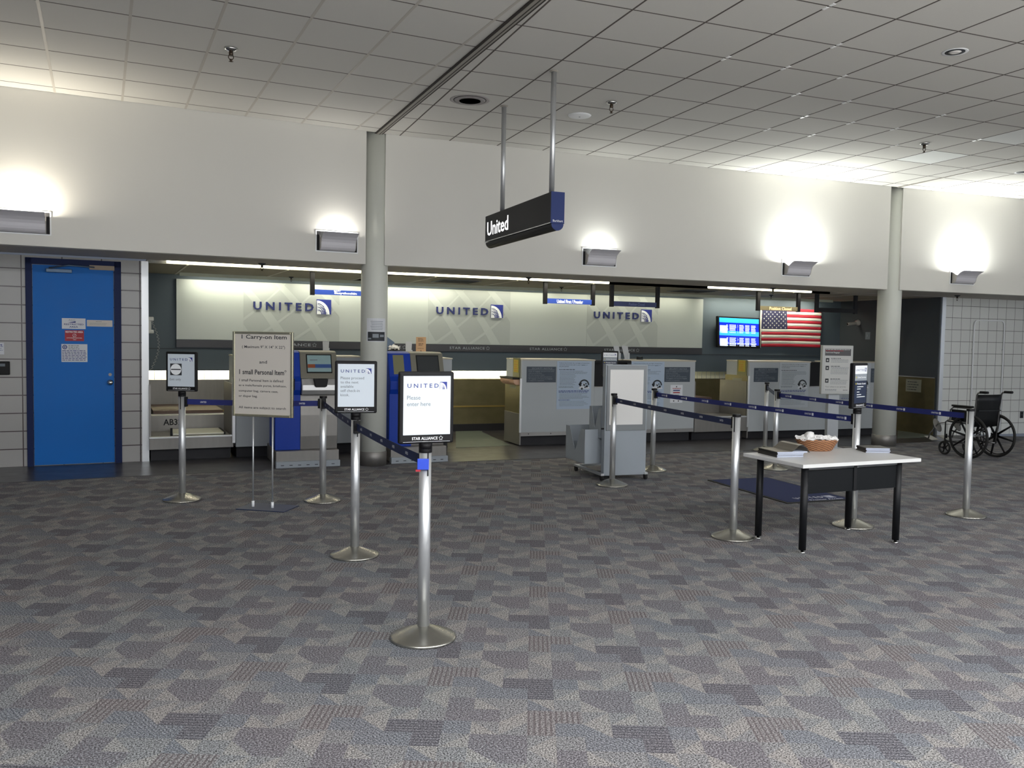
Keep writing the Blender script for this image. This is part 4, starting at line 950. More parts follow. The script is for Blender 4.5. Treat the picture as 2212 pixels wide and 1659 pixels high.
hsign(F2, 1763, 1852, 666, 675, SO, M_black, None, 'unlit black counter sign in the dark corner', None)

# ------------------------------------------------------------------ flight monitor and flag
mo = OB2 - .16
x0, x1 = F2.at(1549, 718, mo)[0], F2.at(1641, 718, mo)[0]; zt, zb = F2.at(1595, 684.5, mo)[1], F2.at(1595, 751, mo)[1]
t = fthing(F2, 'flight_monitor', 'flat screen showing a blue flight table left of the flag', 'monitor', (x0 + x1) / 2, mo, (zt + zb) / 2)
w, h = (x1 - x0) / 2, (zt - zb) / 2; til = R(5)
def trot(bm): bmesh.ops.rotate(bm, matrix=Matrix.Rotation(-til, 3, 'X') @ Matrix.Rotation(R(1.0), 3, 'Y'), verts=bm.verts)
bm = NB(); box(bm, -w, w, -.02, .04, -h, h); trot(bm); link('case', bm, M_black, t, bevel=.008)
bm = NB(); box(bm, -w + .035, w - .035, -.022, -.02, -h + .05, h - .03); trot(bm); sc = link('screen', bm, M_scr0, t)
bm = NB(); sw, sh = w - .035, h - .04
for k in (0, 1):
    zz = h - .03 - k * (2 * sh) * .49
    rect(bm, -sw, sw, zz - .085, zz, -.0222, 0)
    rect(bm, -sw + .01, -sw + .17, zz - .28, zz - .14, -.0222, 1)
    for r in range(7):
        for c, (a, b) in enumerate(((.18, .22), (.25, .42), (.455, .475), (.50, .62), (.65, .76), (.80, .92))):
            rect(bm, -sw + 2 * sw * a, -sw + 2 * sw * (b - random.uniform(0, .02)), zz - .135 - r * .023, zz - .122 - r * .023, -.0222, 1)
bars(bm, -sw + .02, sw - .05, -h + .085, 1, .1, .018, -.0222, 1, .05); trot(bm); link('flight_table', bm, [M_scr1, M_scr2], sc)
bm = NB(); box(bm, -.05, .05, .04, .155, -.08, .08); link('wall_bracket', bm, M_black, t)
fo_ = OB2 - .035
x0, x1 = F2.at(1645, 700, fo_)[0], F2.at(1773, 700, fo_)[0]; zt, zb = F2.at(1708, 667.5, fo_)[1], F2.at(1708, 750, fo_)[1]; w, h = x1 - x0, zt - zb
t = fthing(F2, 'flag', 'american flag hanging flat on the back wall beside the monitor', 'flag', x0, fo_, zb)
def wave(u, v): return -.010 + .010 * math.sin(9 * u + 3 * v) + .012 * math.sin(4 * u - 7 * v) * (1 - v) + .006 * math.sin(21 * u + 5 * v)
def cloth(bm, u0, u1, v0, v1, nu, nv, mi, dy=0.0):
    g = [[bm.verts.new((w * (u0 + (u1 - u0) * i / nu), wave(u0 + (u1 - u0) * i / nu, v0 + (v1 - v0) * j / nv) + dy, h * (v0 + (v1 - v0) * j / nv) + .006 * math.sin(3.1 * (u0 + (u1 - u0) * i / nu)))) for i in range(nu + 1)] for j in range(nv + 1)]
    for j in range(nv):
        for i in range(nu):
            f = bm.faces.new([g[j][i], g[j][i + 1], g[j + 1][i + 1], g[j + 1][i]]); f.smooth = True; f.material_index = mi
bm = NB()
for s in range(13): cloth(bm, 0, 1, s / 13, (s + 1) / 13, 48, 3, s % 2)
o = link('stripes', bm, [M_flagr, M_flagw], t); sol = o.modifiers.new('solid', 'SOLIDIFY'); sol.thickness = .002
bm = NB(); cloth(bm, 0, .41, 6 / 13, 1, 20, 14, 0, -.004); c_ = link('canton', bm, M_flagb, t)
bm = NB()
for r in range(9):
    for c in range(6 if r % 2 == 0 else 5):
        u = .41 * (c + (.5 if r % 2 == 0 else 1.0)) / 6; v = 1 - (7 / 13) * (r + .7) / 9.4
        star(bm, u * w, v * h, .018, wave(u, v) - .0065, 0, .0008)
link('stars', bm, M_flagw, c_)
bm = NB(); box(bm, -.03, -.004, -.004, .012, -.02, h + .01); link('header_band', bm, M_flagw, t)
# wall phone at the left end of the alcove
pl = F1.w(xL, OB1 - 1.55, 0)
t = thing('wall_phone', 'grey wall phone with coiled cord on the left alcove wall', 'phone', F1.w(xL, 2.45, 1.62), F1.a)
bm = NB(); box(bm, 0, .05, -.06, .06, -.10, .14); link('base', bm, mat('phone_grey', '#8b8d8c', .4), t, bevel=.01)
bm = NB(); box(bm, .05, .09, -.03, .03, -.09, .13); box(bm, .05, .12, -.035, .035, .075, .13); box(bm, .05, .12, -.035, .035, -.09, -.04); link('handset', bm, mat('handset_grey', '#a7a9a6', .35), t, bevel=.012)
bm = NB(); tube(bm, [(.08 + .012 * math.cos(i * 1.1) + .10 * math.sin(math.pi * i / 90), -.02 + .012 * math.sin(i * 1.1), .10 - .0075 * i + .0) for i in range(90)], .0035, 5); link('coiled_cord', bm, mat('phone_grey', '#8b8d8c'), t)
# paper on the first column
t = thing('column_notice', 'white paper notice with a dark photo on the first column', 'notice', (2.155, 10.185, 0))
c0 = math.atan2(-10.185, -2.155); rr = .160
def onc(px): return c0
za_, zb_ = 1.55 + (725.9 - 688) / 1850 * 10.2, 1.55 + (725.9 - 738) / 1850 * 10.2
bm = NB(); bp_ = NB(); bt_ = NB()
def curved(bm, a0, a1, z0, z1, r, n=10):
    A = [bm.verts.new((r * math.cos(c0 + a0 + (a1 - a0) * i / n), r * math.sin(c0 + a0 + (a1 - a0) * i / n), z0)) for i in range(n + 1)]
    B = [bm.verts.new((v.co.x, v.co.y, z1)) for v in A]
    for i in range(n): bm.faces.new([A[i], A[i + 1], B[i + 1], B[i]])
ca, cb_ = -.35, 1.0
curved(bm, -.55, .98, zb_, za_, rr); link('sheet', bm, M_paper, t)
hh = za_ - zb_; curved(bp_, -.46, .89, zb_ + .03 * hh, zb_ + .42 * hh, rr + .001); ph = link('photo', bp_, M_greyd, t)
b2 = NB(); curved(b2, -.1, .35, zb_ + .17 * hh, zb_ + .33 * hh, rr + .002); curved(b2, .45, .8, zb_ + .2 * hh, zb_ + .3 * hh, rr + .002); curved(b2, -.42, -.2, zb_ + .1 * hh, zb_ + .16 * hh, rr + .002); link('photo_lights', b2, M_grey, ph)
for i in range(6): curved(bt_, -.25 + .03 * (i % 3), .70 - .03 * (i % 2), za_ - (.12 + .07 * i) * hh, za_ - (.145 + .07 * i) * hh, rr + .001)
link('print', bt_, M_grey, t)
# ------------------------------------------------------------------ stanchions
PH = 0.985
def post_parts(t, cap=True):
    bm = NB(); lathe(bm, [(.001, 0), (.168, 0), (.172, .006), (.168, .014), (.160, .018), (.032, .068), (.001, .068)], seg=56); link('base', bm, M_base, t)
    bm = NB(); cyl(bm, (0, 0, .066), (0, 0, PH - .02), .0305, seg=40); link('pole', bm, M_alu, t)
    bm = NB(); cyl(bm, (0, 0, PH - .022), (0, 0, PH), .034, seg=32); link('cap', bm, M_black, t, bevel=.002)
def receiver(t, ang):
    bm = NB(); box(bm, .026, .047, -.022, .022, PH - .115, PH - .025); bmesh.ops.rotate(bm, matrix=Matrix.Rotation(ang, 3, 'Z'), verts=bm.verts); r = link('belt_receiver', bm, M_black, t, bevel=.003)
    return r
def slot(t, ang):
    bm = NB(); box(bm, .027, .0315, -.004, .004, PH - .14, PH - .02); bmesh.ops.rotate(bm, matrix=Matrix.Rotation(ang, 3, 'Z'), verts=bm.verts); link('slot', bm, M_blackm, t)
def belt(t, p, q, m, mtxt, step=.34, side=1, sag=.006, logo=True, zz=PH - .07, dz=0.0):
    """woven belt from this post (world p) to the next (world q), printed on the side that faces the camera"""
    d = (q - p); L = d.length; ang = math.atan2(d.y, d.x); a0, a1 = .045, L - .045
    n = 16; bm = NB(); rows = []
    for i in range(n + 1):
        u = i / n; x = a0 + (a1 - a0) * u; z = zz + dz * u - sag * 4 * u * (1 - u)
        rows.append([bm.verts.new((x, sy, z + sz)) for sy, sz in ((-.001, -.025), (-.001, .025), (.001, .025), (.001, -.025))])
    for A, B in zip(rows, rows[1:]):
        for k in range(4): bm.faces.new([A[k], A[(k + 1) % 4], B[(k + 1) % 4], B[k]])
    bm.faces.new(rows[0]); bm.faces.new(rows[-1][::-1])
    o = link('belt', bm, m, t, loc=(0, 0, 0)); o.rotation_euler = (0, 0, ang)
    bt = NB(); x = a0 + .12; n_ = Vector((-math.sin(ang), math.cos(ang), 0)); front = n_.dot(Vector((0, 0, 0)) - p) < 0   # camera on the local -y side?
    while x < a1 - .16:
        u = (x - a0) / (a1 - a0); z = zz + dz * u - sag * 4 * u * (1 - u)
        W = .085 if logo else .055
        if front:
            text(bt, 'UNITED', x, x + W, z - .008, z + .008, -.0016, bold=.02, spacing=1.15)
            if logo: rect(bt, x + W + .008, x + W + .03, z - .012, z + .012, -.0014, 0, .0006)
        else:
            b2 = NB(); text(b2, 'UNITED', -x - W, -x, z - .008, z + .008, -.0016, bold=.02, spacing=1.15)
            if logo: rect(b2, -x + .008, -x + .03, z - .012, z + .012, -.0014, 0, .0006)
            bmesh.ops.rotate(b2, matrix=Matrix.Rotation(math.pi, 3, 'Z'), verts=b2.verts); me = bpy.data.meshes.new('t'); b2.to_mesh(me); b2.free(); bt.from_mesh(me); bpy.data.meshes.remove(me)
        x += step
    link('belt_print', bt, mtxt, o)
    return ang
def sign_frame(t, rz, fn, w=.29, h=.365, z0=PH + .025, deep=.035, face=None, mats=None, glare=None):
    s = link_holder = None
    bm = NB(); cyl(bm, (0, 0, PH - .005), (0, 0, z0 + .005), .034, seg=28); link('sign_socket', bm, M_black, t)
    bm = NB(); box(bm, -w / 2, w / 2, -deep / 2, deep / 2, z0, z0 + h); fr = link('sign_frame', bm, M_black, t, bevel=.009, rz=rz)
    fw, f0, f1 = w / 2 - .020, z0 + .045, z0 + h - .022
    bm = NB(); box(bm, -fw, fw, -deep / 2 - .0008, -deep / 2, f0, f1); link('sign_sheet', bm, face or M_face, fr)
    bm = NB(); y = -deep / 2 - .0012
    fn(bm, -fw, fw, f0, f1, y)
    link('sign_print', bm, mats or [M_navyd, M_blue, M_white, M_txt, M_greyd], fr)
    bm = NB(); text(bm, 'STAR ALLIANCE', -w * .27, w * .20, z0 + .019, z0 + .034, -deep / 2 - .0006, bold=.015, spacing=1.05); alliance(bm, w * .26, z0 + .0265, .012, -deep / 2 - .0006)
    box(bm, -fw, fw, -deep / 2 - .0006, -deep / 2, z0 + .009, z0 + .0103, 0)
    link('frame_lettering', bm, M_white, fr)
def head(bm, x0, x1, z1, y, W):
    w = x1 - x0; h = w * .085; united(bm, x0 + w * .08, x0 + w * .92, z1 - w * .24, h, y, 0, 1, 2, bold=.012, gs=1.75)
def fn_enter(bm, x0, x1, z0, z1, y):
    w = x1 - x0; head(bm, x0, x1, z1, y, w)
    textl(bm, 'Please', x0 + w * .075, z1 - w * .475, w * .082, y, 3); textl(bm, 'enter here', x0 + w * .075, z1 - w * .605, w * .082, y, 3)
def fn_kiosk(bm, x0, x1, z0, z1, y):
    w = x1 - x0; head(bm, x0, x1, z1, y, w)
    for i, s in enumerate(('Please proceed', 'to the next', 'available', 'self check-in', 'kiosk.')): textl(bm, s, x0 + w * .075, z1 - w * (.425 + .118 * i), w * .075, y, 3, maxw=w * .84)
def fn_exit(bm, x0, x1, z0, z1, y):
    w = x1 - x0; head(bm, x0, x1, z1, y, w)
    a, b = x0 + w * .09, z1 - w * .78; s = w * .43
    rect(bm, a, a + s, b, b + s, y, 4); cyl(bm, (a + s / 2, y - .0012, b + s / 2), (a + s / 2, y - .0018, b + s / 2), s * .47, seg=36, mi=2); rect(bm, a + s * .08, a + s * .92, b + s * .455, b + s * .545, y - .0018, 4, .0006)
    textl(bm, 'Exit only', x0 + w * .07, z1 - w * .97, w * .085, y, 3, maxw=w * .6)
def fn_prem(bm, x0, x1, z0, z1, y):
    w = x1 - x0; h = z1 - z0
    rect(bm, x0, x1, z0 + h * .78, z1, y, 2); rect(bm, x0, x1, z0 + h * .60, z0 + h * .78, y, 3); united(bm, x0 + w * .06, x0 + w * .92, z0 + h * .855, w * .075, y - .0013, 0, 1, 2, bold=.012, gs=1.9)
    star(bm, x0 + w * .10, z0 + h * .69, w * .045, y - .0013, 5); text(bm, 'Global Services', x0 + w * .2, x0 + w * .92, z0 + h * .665, z0 + h * .715, y - .0013, 2, bold=.01)
    star(bm, x0 + w * .10, z0 + h * .52, w * .045, y, 5); text(bm, 'Premier Access', x0 + w * .2, x0 + w * .92, z0 + h * .495, z0 + h * .545, y, 2, bold=.02)
    for a, b in ((.43, .72), (.37, .5), (.29, .4), (.22, .55), (.16, .88)): rect(bm, x0 + w * .2, x0 + w * b, z0 + h * a, z0 + h * (a + .018), y, 2)
PM = [M_navyd, M_blue, M_white, M_grey, M_greyd, mat('star_yellow', '#d7c53a', .5)]
M_face_navy = mat('sign_sheet_navy', '#16233f', .4)
POS = {'front': G(914, 1378), 'mid': G(766, 1200), 'second': G(697, 1082), 'left': G(394, 1080), 'r1': G(1322, 1048), 'r2': G(1409, 1016), 'r3': G(1583, 1161), 'tab': G(1842, 1136), 'far': G(2086, 1114), 'b1': G(1673, 1013), 'b2': G(1657, 826, PH), 'r0': G(1312, 991)}
for k in ('b2',): POS[k] = Vector((POS[k].x, POS[k].y, 0))
LAB = {'front': 'silver stanchion nearest the camera with the Please enter here sign', 'mid': 'silver stanchion with the self check-in kiosk sign', 'second': 'silver stanchion without a sign right of the carry-on sign',
       'left': 'silver stanchion with the Exit only sign', 'r1': 'silver stanchion standing in front of the grey sizer', 'r2': 'silver stanchion just behind and right of the sizer', 'r3': 'silver stanchion left of the white table',
       'tab': 'silver stanchion behind the table with the narrow premier sign', 'far': 'silver stanchion in front of the wheelchair', 'b1': 'silver stanchion behind the table, nearer one of the close pair', 'b2': 'thin looking stanchion behind the table, farther one of the close pair', 'r0': 'stanchion hidden behind the sizer with a premier sign'}
ST = {}
for k, p in POS.items():
    t = thing('stanchion', LAB[k], 'stanchion', (p.x, p.y, 0), 0, 'queue stanchions'); post_parts(t); ST[k] = t
def ang(a, b): d = POS[b] - POS[a]; return math.atan2(d.y, d.x)
BL = [('left', 'second', M_belt, .45, False), ('second', 'mid', M_beltd, .30, False), ('mid', 'front', M_beltd, .30, False), ('r1', 'r3', M_beltd, .34, False), ('r2', 'tab', M_belt, .40, True), ('b1', 'far', M_belt, .45, True), ('b2', 'b1', mat('belt_pale', '#4c5878', .6), .2, False)]
for a, b, m, stp, lg in BL:
    belt(ST[a], POS[a], POS[b], m, M_paper if m.name != 'belt_pale' else M_grey, stp, logo=lg); receiver(ST[a], ang(a, b)); receiver(ST[b], ang(b, a))
for k in POS: 
    v = math.atan2(-POS[k].y, -POS[k].x); slot(ST[k], v + (.45 if k in ('front', 'mid') else -.5))
sign_frame(ST['front'], R(3), fn_enter); sign_frame(ST['mid'], R(-8), fn_kiosk); sign_frame(ST['left'], R(-24), fn_exit)
sign_frame(ST['tab'], R(22), fn_prem, w=.26, h=.385, face=M_face_navy, mats=PM, deep=.04); sign_frame(ST['r0'], R(-12), fn_prem, w=.225, h=.335, z0=1.075, face=M_face_navy, mats=PM)
# bright blue belt end on the nearest post
a = ang('front', 'mid'); bm = NB(); box(bm, -.038, .020, -.046, -.030, PH - .105, PH - .050)
bc = link('belt_end_clip', bm, M_clipb, ST['front'], bevel=.002, rz=R(-18)); bm = NB(); box(bm, -.046, -.022, -.044, -.032, PH - .115, PH - .105); link('release_button', bm, M_red, bc)

# ------------------------------------------------------------------ carry-on sign on two thin legs
la, lb = G(547, 1096), G(588, 1099); mid = (la + lb) / 2; rz = math.atan2((lb - la).y, (lb - la).x)
t = thing('floor_sign', 'tall carry-on item sign in a brass coloured frame on two thin legs', 'sign', (mid.x, mid.y, 0), R(-33)); sp = .094
w, z0, z1 = .535, .838, 1.548
bm = NB(); box(bm, -.19, .27, -.13, .17, 0, .008); link('base_plate', bm, mat('navy_plate', '#202c4a', .4), t, bevel=.002)
for s in (-1, 1):
    bm = NB(); cyl(bm, (s * sp, 0, .008), (s * sp, 0, z0 + .02), .0075, seg=16); lg = link('leg', bm, M_alu, t); bm = NB(); cyl(bm, (s * sp, 0, .008), (s * sp, 0, .06), .012, seg=16); link('leg_socket', bm, M_white, lg)
bm = NB(); box(bm, -w / 2, w / 2, -.008, .008, z0, z1); bd = link('board', bm, M_paperw, t)
for nm, a in (('frame_side', (-w / 2 - .022, -w / 2, z0 - .022, z1 + .022)), ('frame_side', (w / 2, w / 2 + .022, z0 - .022, z1 + .022)), ('frame_rail', (-w / 2, w / 2, z0 - .022, z0)), ('frame_rail', (-w / 2, w / 2, z1, z1 + .022))):
    bm = NB(); box(bm, a[0], a[1], -.014, .014, a[2], a[3]); link(nm, bm, mat('pale_brass', '#c9c3a8', .22, metal=.85), t, bevel=.004)
bm = NB(); H_ = z1 - z0; y = -.0085
def L(s, a, b, c, d, bold=.008): text(bm, s, -w / 2 + w * a, -w / 2 + w * b, z0 + H_ * c, z0 + H_ * d, y, 0, bold=bold)
L('1 Carry-on Item', .12, .93, .925, .992, .015); L('( Maximum 9" X 14" X 22")', .13, .90, .815, .860); L('and', .44, .58, .636, .675); L('1 small Personal Item*', .08, .93, .497, .562, .02)
L('1 small Personal Item is defined', .08, .87, .408, .440); L('as a male/female purse, briefcase,', .07, .93, .340, .374); L('computer bag, camera case,', .07, .78, .270, .304); L('or diaper bag.', .07, .41, .203, .240); L('All items are subject to search', .07, .92, .060, .098)
link('lettering', bm, M_greyd, bd)

# ------------------------------------------------------------------ self check-in kiosks
def kiosk(pl, pr, label, on):
    rz = math.atan2((pr - pl).y, (pr - pl).x); w = (pr - pl).length
    t = thing('check_in_kiosk', label, 'kiosk', (pl.x, pl.y, 0), rz, 'self check-in kiosks'); b0, b1 = 0.0, w * .40
    bm = NB(); box(bm, 0, w, 0, .85, .012, .19); link('plinth', bm, M_steel_d, t, bevel=.003)
    bm = NB(); box(bm, -.005, w + .005, -.05, .03, .0, .075); fp = link('foot_plate', bm, M_lam2, t, bevel=.003)
    bm = NB()
    for k in range(7): box(bm, .05 + k * w / 7.5, .085 + k * w / 7.5, -.053, -.05, .028, .036)
    link('vents', bm, M_greyd, fp)
    # blue column
    pb = [(.10, .19), (.10, .84), (.06, .90), (.05, 1.0), (.10, 1.06), (.20, 1.34), (.30, 1.36), (.62, 1.36), (.62, .19)]
    bm = NB(); prism(bm, pb, 'x', b0, b1); bl = link('blue_column', bm, M_kblue, t, bevel=.008)
    bm = NB(); prism(bm, [(.109, 1.085), (.106, 1.085), (.190, 1.32), (.193, 1.32)], 'x', b0 + .06, b1 - .09); link('beige_inset', bm, M_kolive, bl)
    bm = NB(); box(bm, b0 + .10, b1 - .08, .0, .08, .90, 1.04); link('card_reader', bm, M_black, bl, bevel=.008)
    # grey body with screen
    pg = [(.12, .19), (.10, .35), (.10, .60), (.14, .84), (.62, .84), (.62, .19)]
    bm = NB(); prism(bm, pg, 'x', b1, w); link('lower_body', bm, M_steel_d, t, bevel=.006)
    bm = NB(); box(bm, b1, w, .118, .122, .62, .626); 
    bm.free()
    bm = NB(); prism(bm, [(.05, .845), (.03, .90), (.03, .96), (.07, 1.035), (.40, 1.035), (.40, .845)], 'x', b1 + .004, w - .002); link('shelf', bm, M_silver, t, bevel=.012)
    bm = NB(); prism(bm, [(.10, 1.036), (.215, 1.345), (.30, 1.36), (.62, 1.36), (.62, 1.036)], 'x', b1 + .002, w); hd = link('screen_housing', bm, M_kgrey, t, bevel=.006)
    def on_face(u): return (.10 + .115 * u - .003, 1.036 + .309 * u)   # along the sloping face
    def face(bm, x0, x1, u0, u1, d, mi=0):
        (ya, za), (yb, zb) = on_face(u0), on_face(u1); prism(bm, [(ya - d, za), (ya + .003, za), (yb + .003, zb), (yb - d, zb)], 'x', x0, x1, mi)
    sx0, sx1 = b1 + w * .12, b1 + w * .50
    bm = NB(); face(bm, sx0 - .012, sx1 + .012, .20, .92, .002); bz = link('bezel', bm, M_black, t)
    bm = NB(); face(bm, sx0, sx1, .25, .88, .004); link('screen', bm, M_kscr if on else M_kscro, bz)
    if on:
        bm = NB(); face(bm, sx0 + .002, sx0 + (sx1 - sx0) * .32, .40, .54, .0055, 0); face(bm, sx0 + (sx1 - sx0) * .32, sx1, .40, .54, .0055, 1); face(bm, sx0 + .03, sx0 + .12, .68, .72, .0055, 2)
        link('screen_buttons', bm, [mat('screen_orange', '#8d4a2c', .3), mat('screen_navy', '#33528a', .3), M_greym], bz)
    bm = NB(); P = [(b1 + w * .19, 1.034), (b1 + w * .42, 1.034), (b1 + w * .40, .945), (b1 + w * .37, .935), (b1 + w * .23, .935), (b1 + w * .21, .945)]
    prism(bm, P, 'y', -.004, .09); link('ticket_slot', bm, M_black, t, bevel=.006)
    return t
kiosk(G(596, 1011), G(732, 1005.5), 'self check-in kiosk with lit screen left of the first column', True)
kiosk(G(844, 1001), G(964, 996), 'self check-in kiosk right of the first column with dark screen', False)

# ------------------------------------------------------------------ things standing on the counters
def on_counter(nm, label, cat, px, py, F, off, z, group=None, rz=0):
    x, _ = F.at(px, py, off); p = F.w(x, off, z); return thing(nm, label, cat, p, F.a + rz, group)
def card_holder(px0, px1, ptop, F, off, z, label, lean=0.0):
    xm = (px0 + px1) / 2; x0, x1 = F.at(px0, ptop, off)[0], F.at(px1, ptop, off)[0]; zt = F.at(xm, ptop, off)[1]
    t = fthing(F, 'card_holder', label, 'card holder', (x0 + x1) / 2, off, z, 'white cards on the counters'); w = (x1 - x0) / 2
    bm = NB(); prism(bm, [(-w * .8 + lean * .5, 0.004), (w * .8 + lean * .5, 0.004), (w - lean * .5, zt - z), (-w - lean * .5, zt - z)], 'y', 0, .006); link('card', bm, mat('frost_card', '#b4b7bb', .5), t)
    bm = NB(); box(bm, -w * .9, w * 1.1, -.03, .05, 0, .008); box(bm, w * .85, w * 1.05, -.02, .04, .0, .10); link('acrylic_base', bm, M_frost, t)
ztop = z1a
card_holder(697, 711, 736, F1, CO1 + .25, z1a, 'white card in a holder on the counter behind the left kiosk')
card_holder(876, 890, 738, F2, CO2 + .25, z1b, 'white card in a holder beside the tan brochure')
card_holder(1328, 1340, 747, F2, CO2 + .25, CZ, 'white card in a holder above the sizer, left of two', .05)
card_holder(1346, 1359, 747, F2, CO2 + .25, CZ, 'white card in a holder above the sizer, right of two', .05)
t = on_counter('brochure_stand', 'tan printed brochure standing on the counter behind the right kiosk', 'brochure', 909, 771, F2, CO2 + .2, z1b)
hh = F2.at(909, 728, CO2 + .2)[1] - z1b; ww = F2.at(920, 728, CO2 + .2)[0] - F2.at(898.5, 728, CO2 + .2)[0]
bm = NB(); box(bm, -ww / 2, ww / 2, -.004, .0, .0, hh); link('card', bm, M_tan, t)
bm = NB(); bars(bm, -ww * .3, ww * .3, hh * .93, 3, hh * .06, hh * .02, -.0045); bars(bm, -ww * .25, ww * .25, hh * .68, 2, hh * .07, hh * .025, -.0045); bars(bm, -ww * .35, ww * .35, hh * .45, 1, .1, hh * .015, -.0045)
star(bm, 0, hh * .2, ww * .33, -.0045, 0, .0008, .5, 90, 6); link('print', bm, mat('brown_print', '#4a3326', .6), t)
t = on_counter('pen_cup', 'black cup with crumpled white tissue on the kiosk counter', 'cup', 851, 770, F2, CO2 + .22, z1b)
bm = NB(); lathe(bm, [(.001, 0), (.045, 0), (.062, .06), (.060, .115), (.052, .117), (.001, .10)], seg=24); link('cup', bm, M_black, t)
bm = NB(); bmesh.ops.create_icosphere(bm, subdivisions=3, radius=.055)
for v in bm.verts: v.co = Vector((v.co.x * 1.25, v.co.y, v.co.z * .7)) * (1 + .35 * math.sin(v.co.x * 140 + 2) * math.sin(v.co.z * 170) + .2 * math.sin(v.co.y * 200)); v.co.z += .13
link('tissue', bm, M_cloth, t)
t = on_counter('desk_monitor', 'blue backed desk monitor behind the first column on the kiosk counter', 'monitor', 828, 765, F2, CO2 + .35, z1b)
bm = NB(); prism(bm, [(-.2, .09), (.06, .09), (.16, .20), (.02, .30), (-.2, .34)], 'y', 0, .04); link('screen_back', bm, mat('monitor_blue_grey', '#4d5f78', .5), t); bm = NB(); box(bm, -.12, .0, -.03, .08, 0, .10); link('stand', bm, M_black, t)
t = on_counter('stapler', 'small dark stapler on the counter right of the two white cards', 'stapler', 1382, 774, F2, CO2 + .2, CZ)
bm = NB(); box(bm, -.05, .05, -.015, .015, 0, .012); link('foot', bm, M_black, t); bm = NB(); prism(bm, [(-.05, .013), (.05, .02), (.045, .045), (.0, .035), (-.05, .045)], 'y', -.012, .012); link('arm', bm, M_black, t)

# ------------------------------------------------------------------ grey sizer with white board
pa, pb = G(1303.5, 1031, .04), G(1394, 1027.5, .04); rz = math.atan2((pb - pa).y, (pb - pa).x); w = (pb - pa).length
t = thing('baggage_sizer', 'grey metal carry-on sizer on castors with a blank white board', 'baggage sizer', (pa.x, pa.y, 0), rz)
zt = 1.283; D = .075
bm = NB(); box(bm, 0, w, 0, D, .055, zt); link('cabinet', bm, M_lam2, t, bevel=.004)
bm = NB(); box(bm, w * .03, w * .96, -.012, 0, .555, zt - .012); hf = link('board_frame', bm, mat('sizer_frame', '#7d8083', .4, metal=.3), t, bevel=.002)
bm = NB(); box(bm, w * .095, w * .885, -.0135, -.012, .62, zt - .055); link('white_board', bm, mat('board_white', '#dedcd9', .5), hf)
bm = NB(); cyl(bm, (-.03, .02, .575), (.01, .02, .575), .008, seg=12); link('latch', bm, M_black, t)
def bin_(x0, x1, y0, y1, z0, z1, nm):
    bm = NB(); th = .006
    V_ = [(y0, z1), (y0, z0), (y1, z0), (y1, z1), (y0 + (y1 - y0) * .80, z1), (y0 + (y1 - y0) * .5, z0 + (z1 - z0) * .30), (y0 + (y1 - y0) * .2, z1)]
    for a in (x0, x1 - th): prism(bm, V_, 'x', a, a + th)
    box(bm, x0, x1, y1 - th, y1, z0, z1); box(bm, x0, x1, y0, y0 + th, z0, z1); box(bm, x0, x1, y0, y1, z0, z0 + th)
    return link(nm, bm, M_lam2, t, bevel=.001)
bin_(-.01, w * .9, D + .005, D + .32, .46, .80, 'upper_bin')
bin_(-.17, w * .8, D + .07, D + .62, .17, .555, 'lower_bin')
for x in (-.02, w - .0):
    bm = NB(); box(bm, x - .02, x + .02, -.02, .75, .058, .082); ra = link('base_rail', bm, M_alu, t, bevel=.002)
    for y in (-.0, .72):
        bm = NB(); cyl(bm, (x - .014, y, .028), (x + .014, y, .028), .028, seg=20); box(bm, x - .018, x + .018, y - .015, y + .02, .03, .06); link('castor', bm, M_rubber, ra)
bm = NB(); box(bm, -.03, w, .70, .75, .062, .08); link('rear_rail', bm, M_alu, t)

# ------------------------------------------------------------------ pedestal information sign
p = G(1795, 972)
t = thing('pedestal_sign', 'white restricted baggage information sign on a square grey pedestal', 'sign', (p.x, p.y, 0), R(-14))
dist = Vector(MR[2]).dot(Vector((p.x, p.y, -CH))); zf = lambda py: CH - (py - (829.5 - 98.4 + .0177 * (1795 - 1106))) / FPX * dist
w, z0, z1 = .47, zf(850), zf(746)
bm = NB(); box(bm, -.21, .21, -.2, .2, 0, .02); link('base', bm, M_alu, t, bevel=.003)
bm = NB(); box(bm, -.085, .085, -.03, .05, .02, z0 + .2); link('post', bm, mat('post_grey', '#a9adb2', .4, metal=.3), t, bevel=.004)
bm = NB(); box(bm, -w / 2, w / 2, -.10, -.03, z0, z1); bx = link('sign_box', bm, mat('box_white', '#b9bbb9', .45), t, bevel=.008)
bm = NB(); y = -.1005; h = z1 - z0; rect(bm, -w * .42, w * .42, z0 + h * .06, z1 - h * .06, y, 0, .001); y -= .0012
rect(bm, -w * .42, w * .42, z1 - h * .21, z1 - h * .07, y, 1); bars(bm, -w * .40, w * .40, z1 - h * .08, 1, .1, h * .012, y - .0012, 0, .05); bars(bm, -w * .40, w * .2, z1 - h * .105, 1, .1, h * .012, y - .0012, 3, .05)
text(bm, 'Restricted Baggage', -w * .40, w * .05, z1 - h * .165, z1 - h * .13, y - .0013, 0, bold=.015)
for i, zz in enumerate((.26, .42, .68)):
    rect(bm, -w * .39, -w * .28, z1 - h * (zz + .085), z1 - h * zz, y, 2)
    (star if i == 0 else star)(bm, -w * .335, z1 - h * (zz + .045), w * .035, y - .0012, 0, .0006, .6, 90 + 30 * i, 4)
    bars(bm, -w * .22, w * .1, z1 - h * (zz - .0), 1, .1, h * .012, y, 2, .1); bars(bm, -w * .22, w * .36, z1 - h * (zz + .025), (3, 6, 4)[i], h * .026, h * .008, y, 4, .1)
for zz in (.395, .655, .80): rect(bm, -w * .42, w * .42, z1 - h * zz - .004, z1 - h * zz, y, 0)
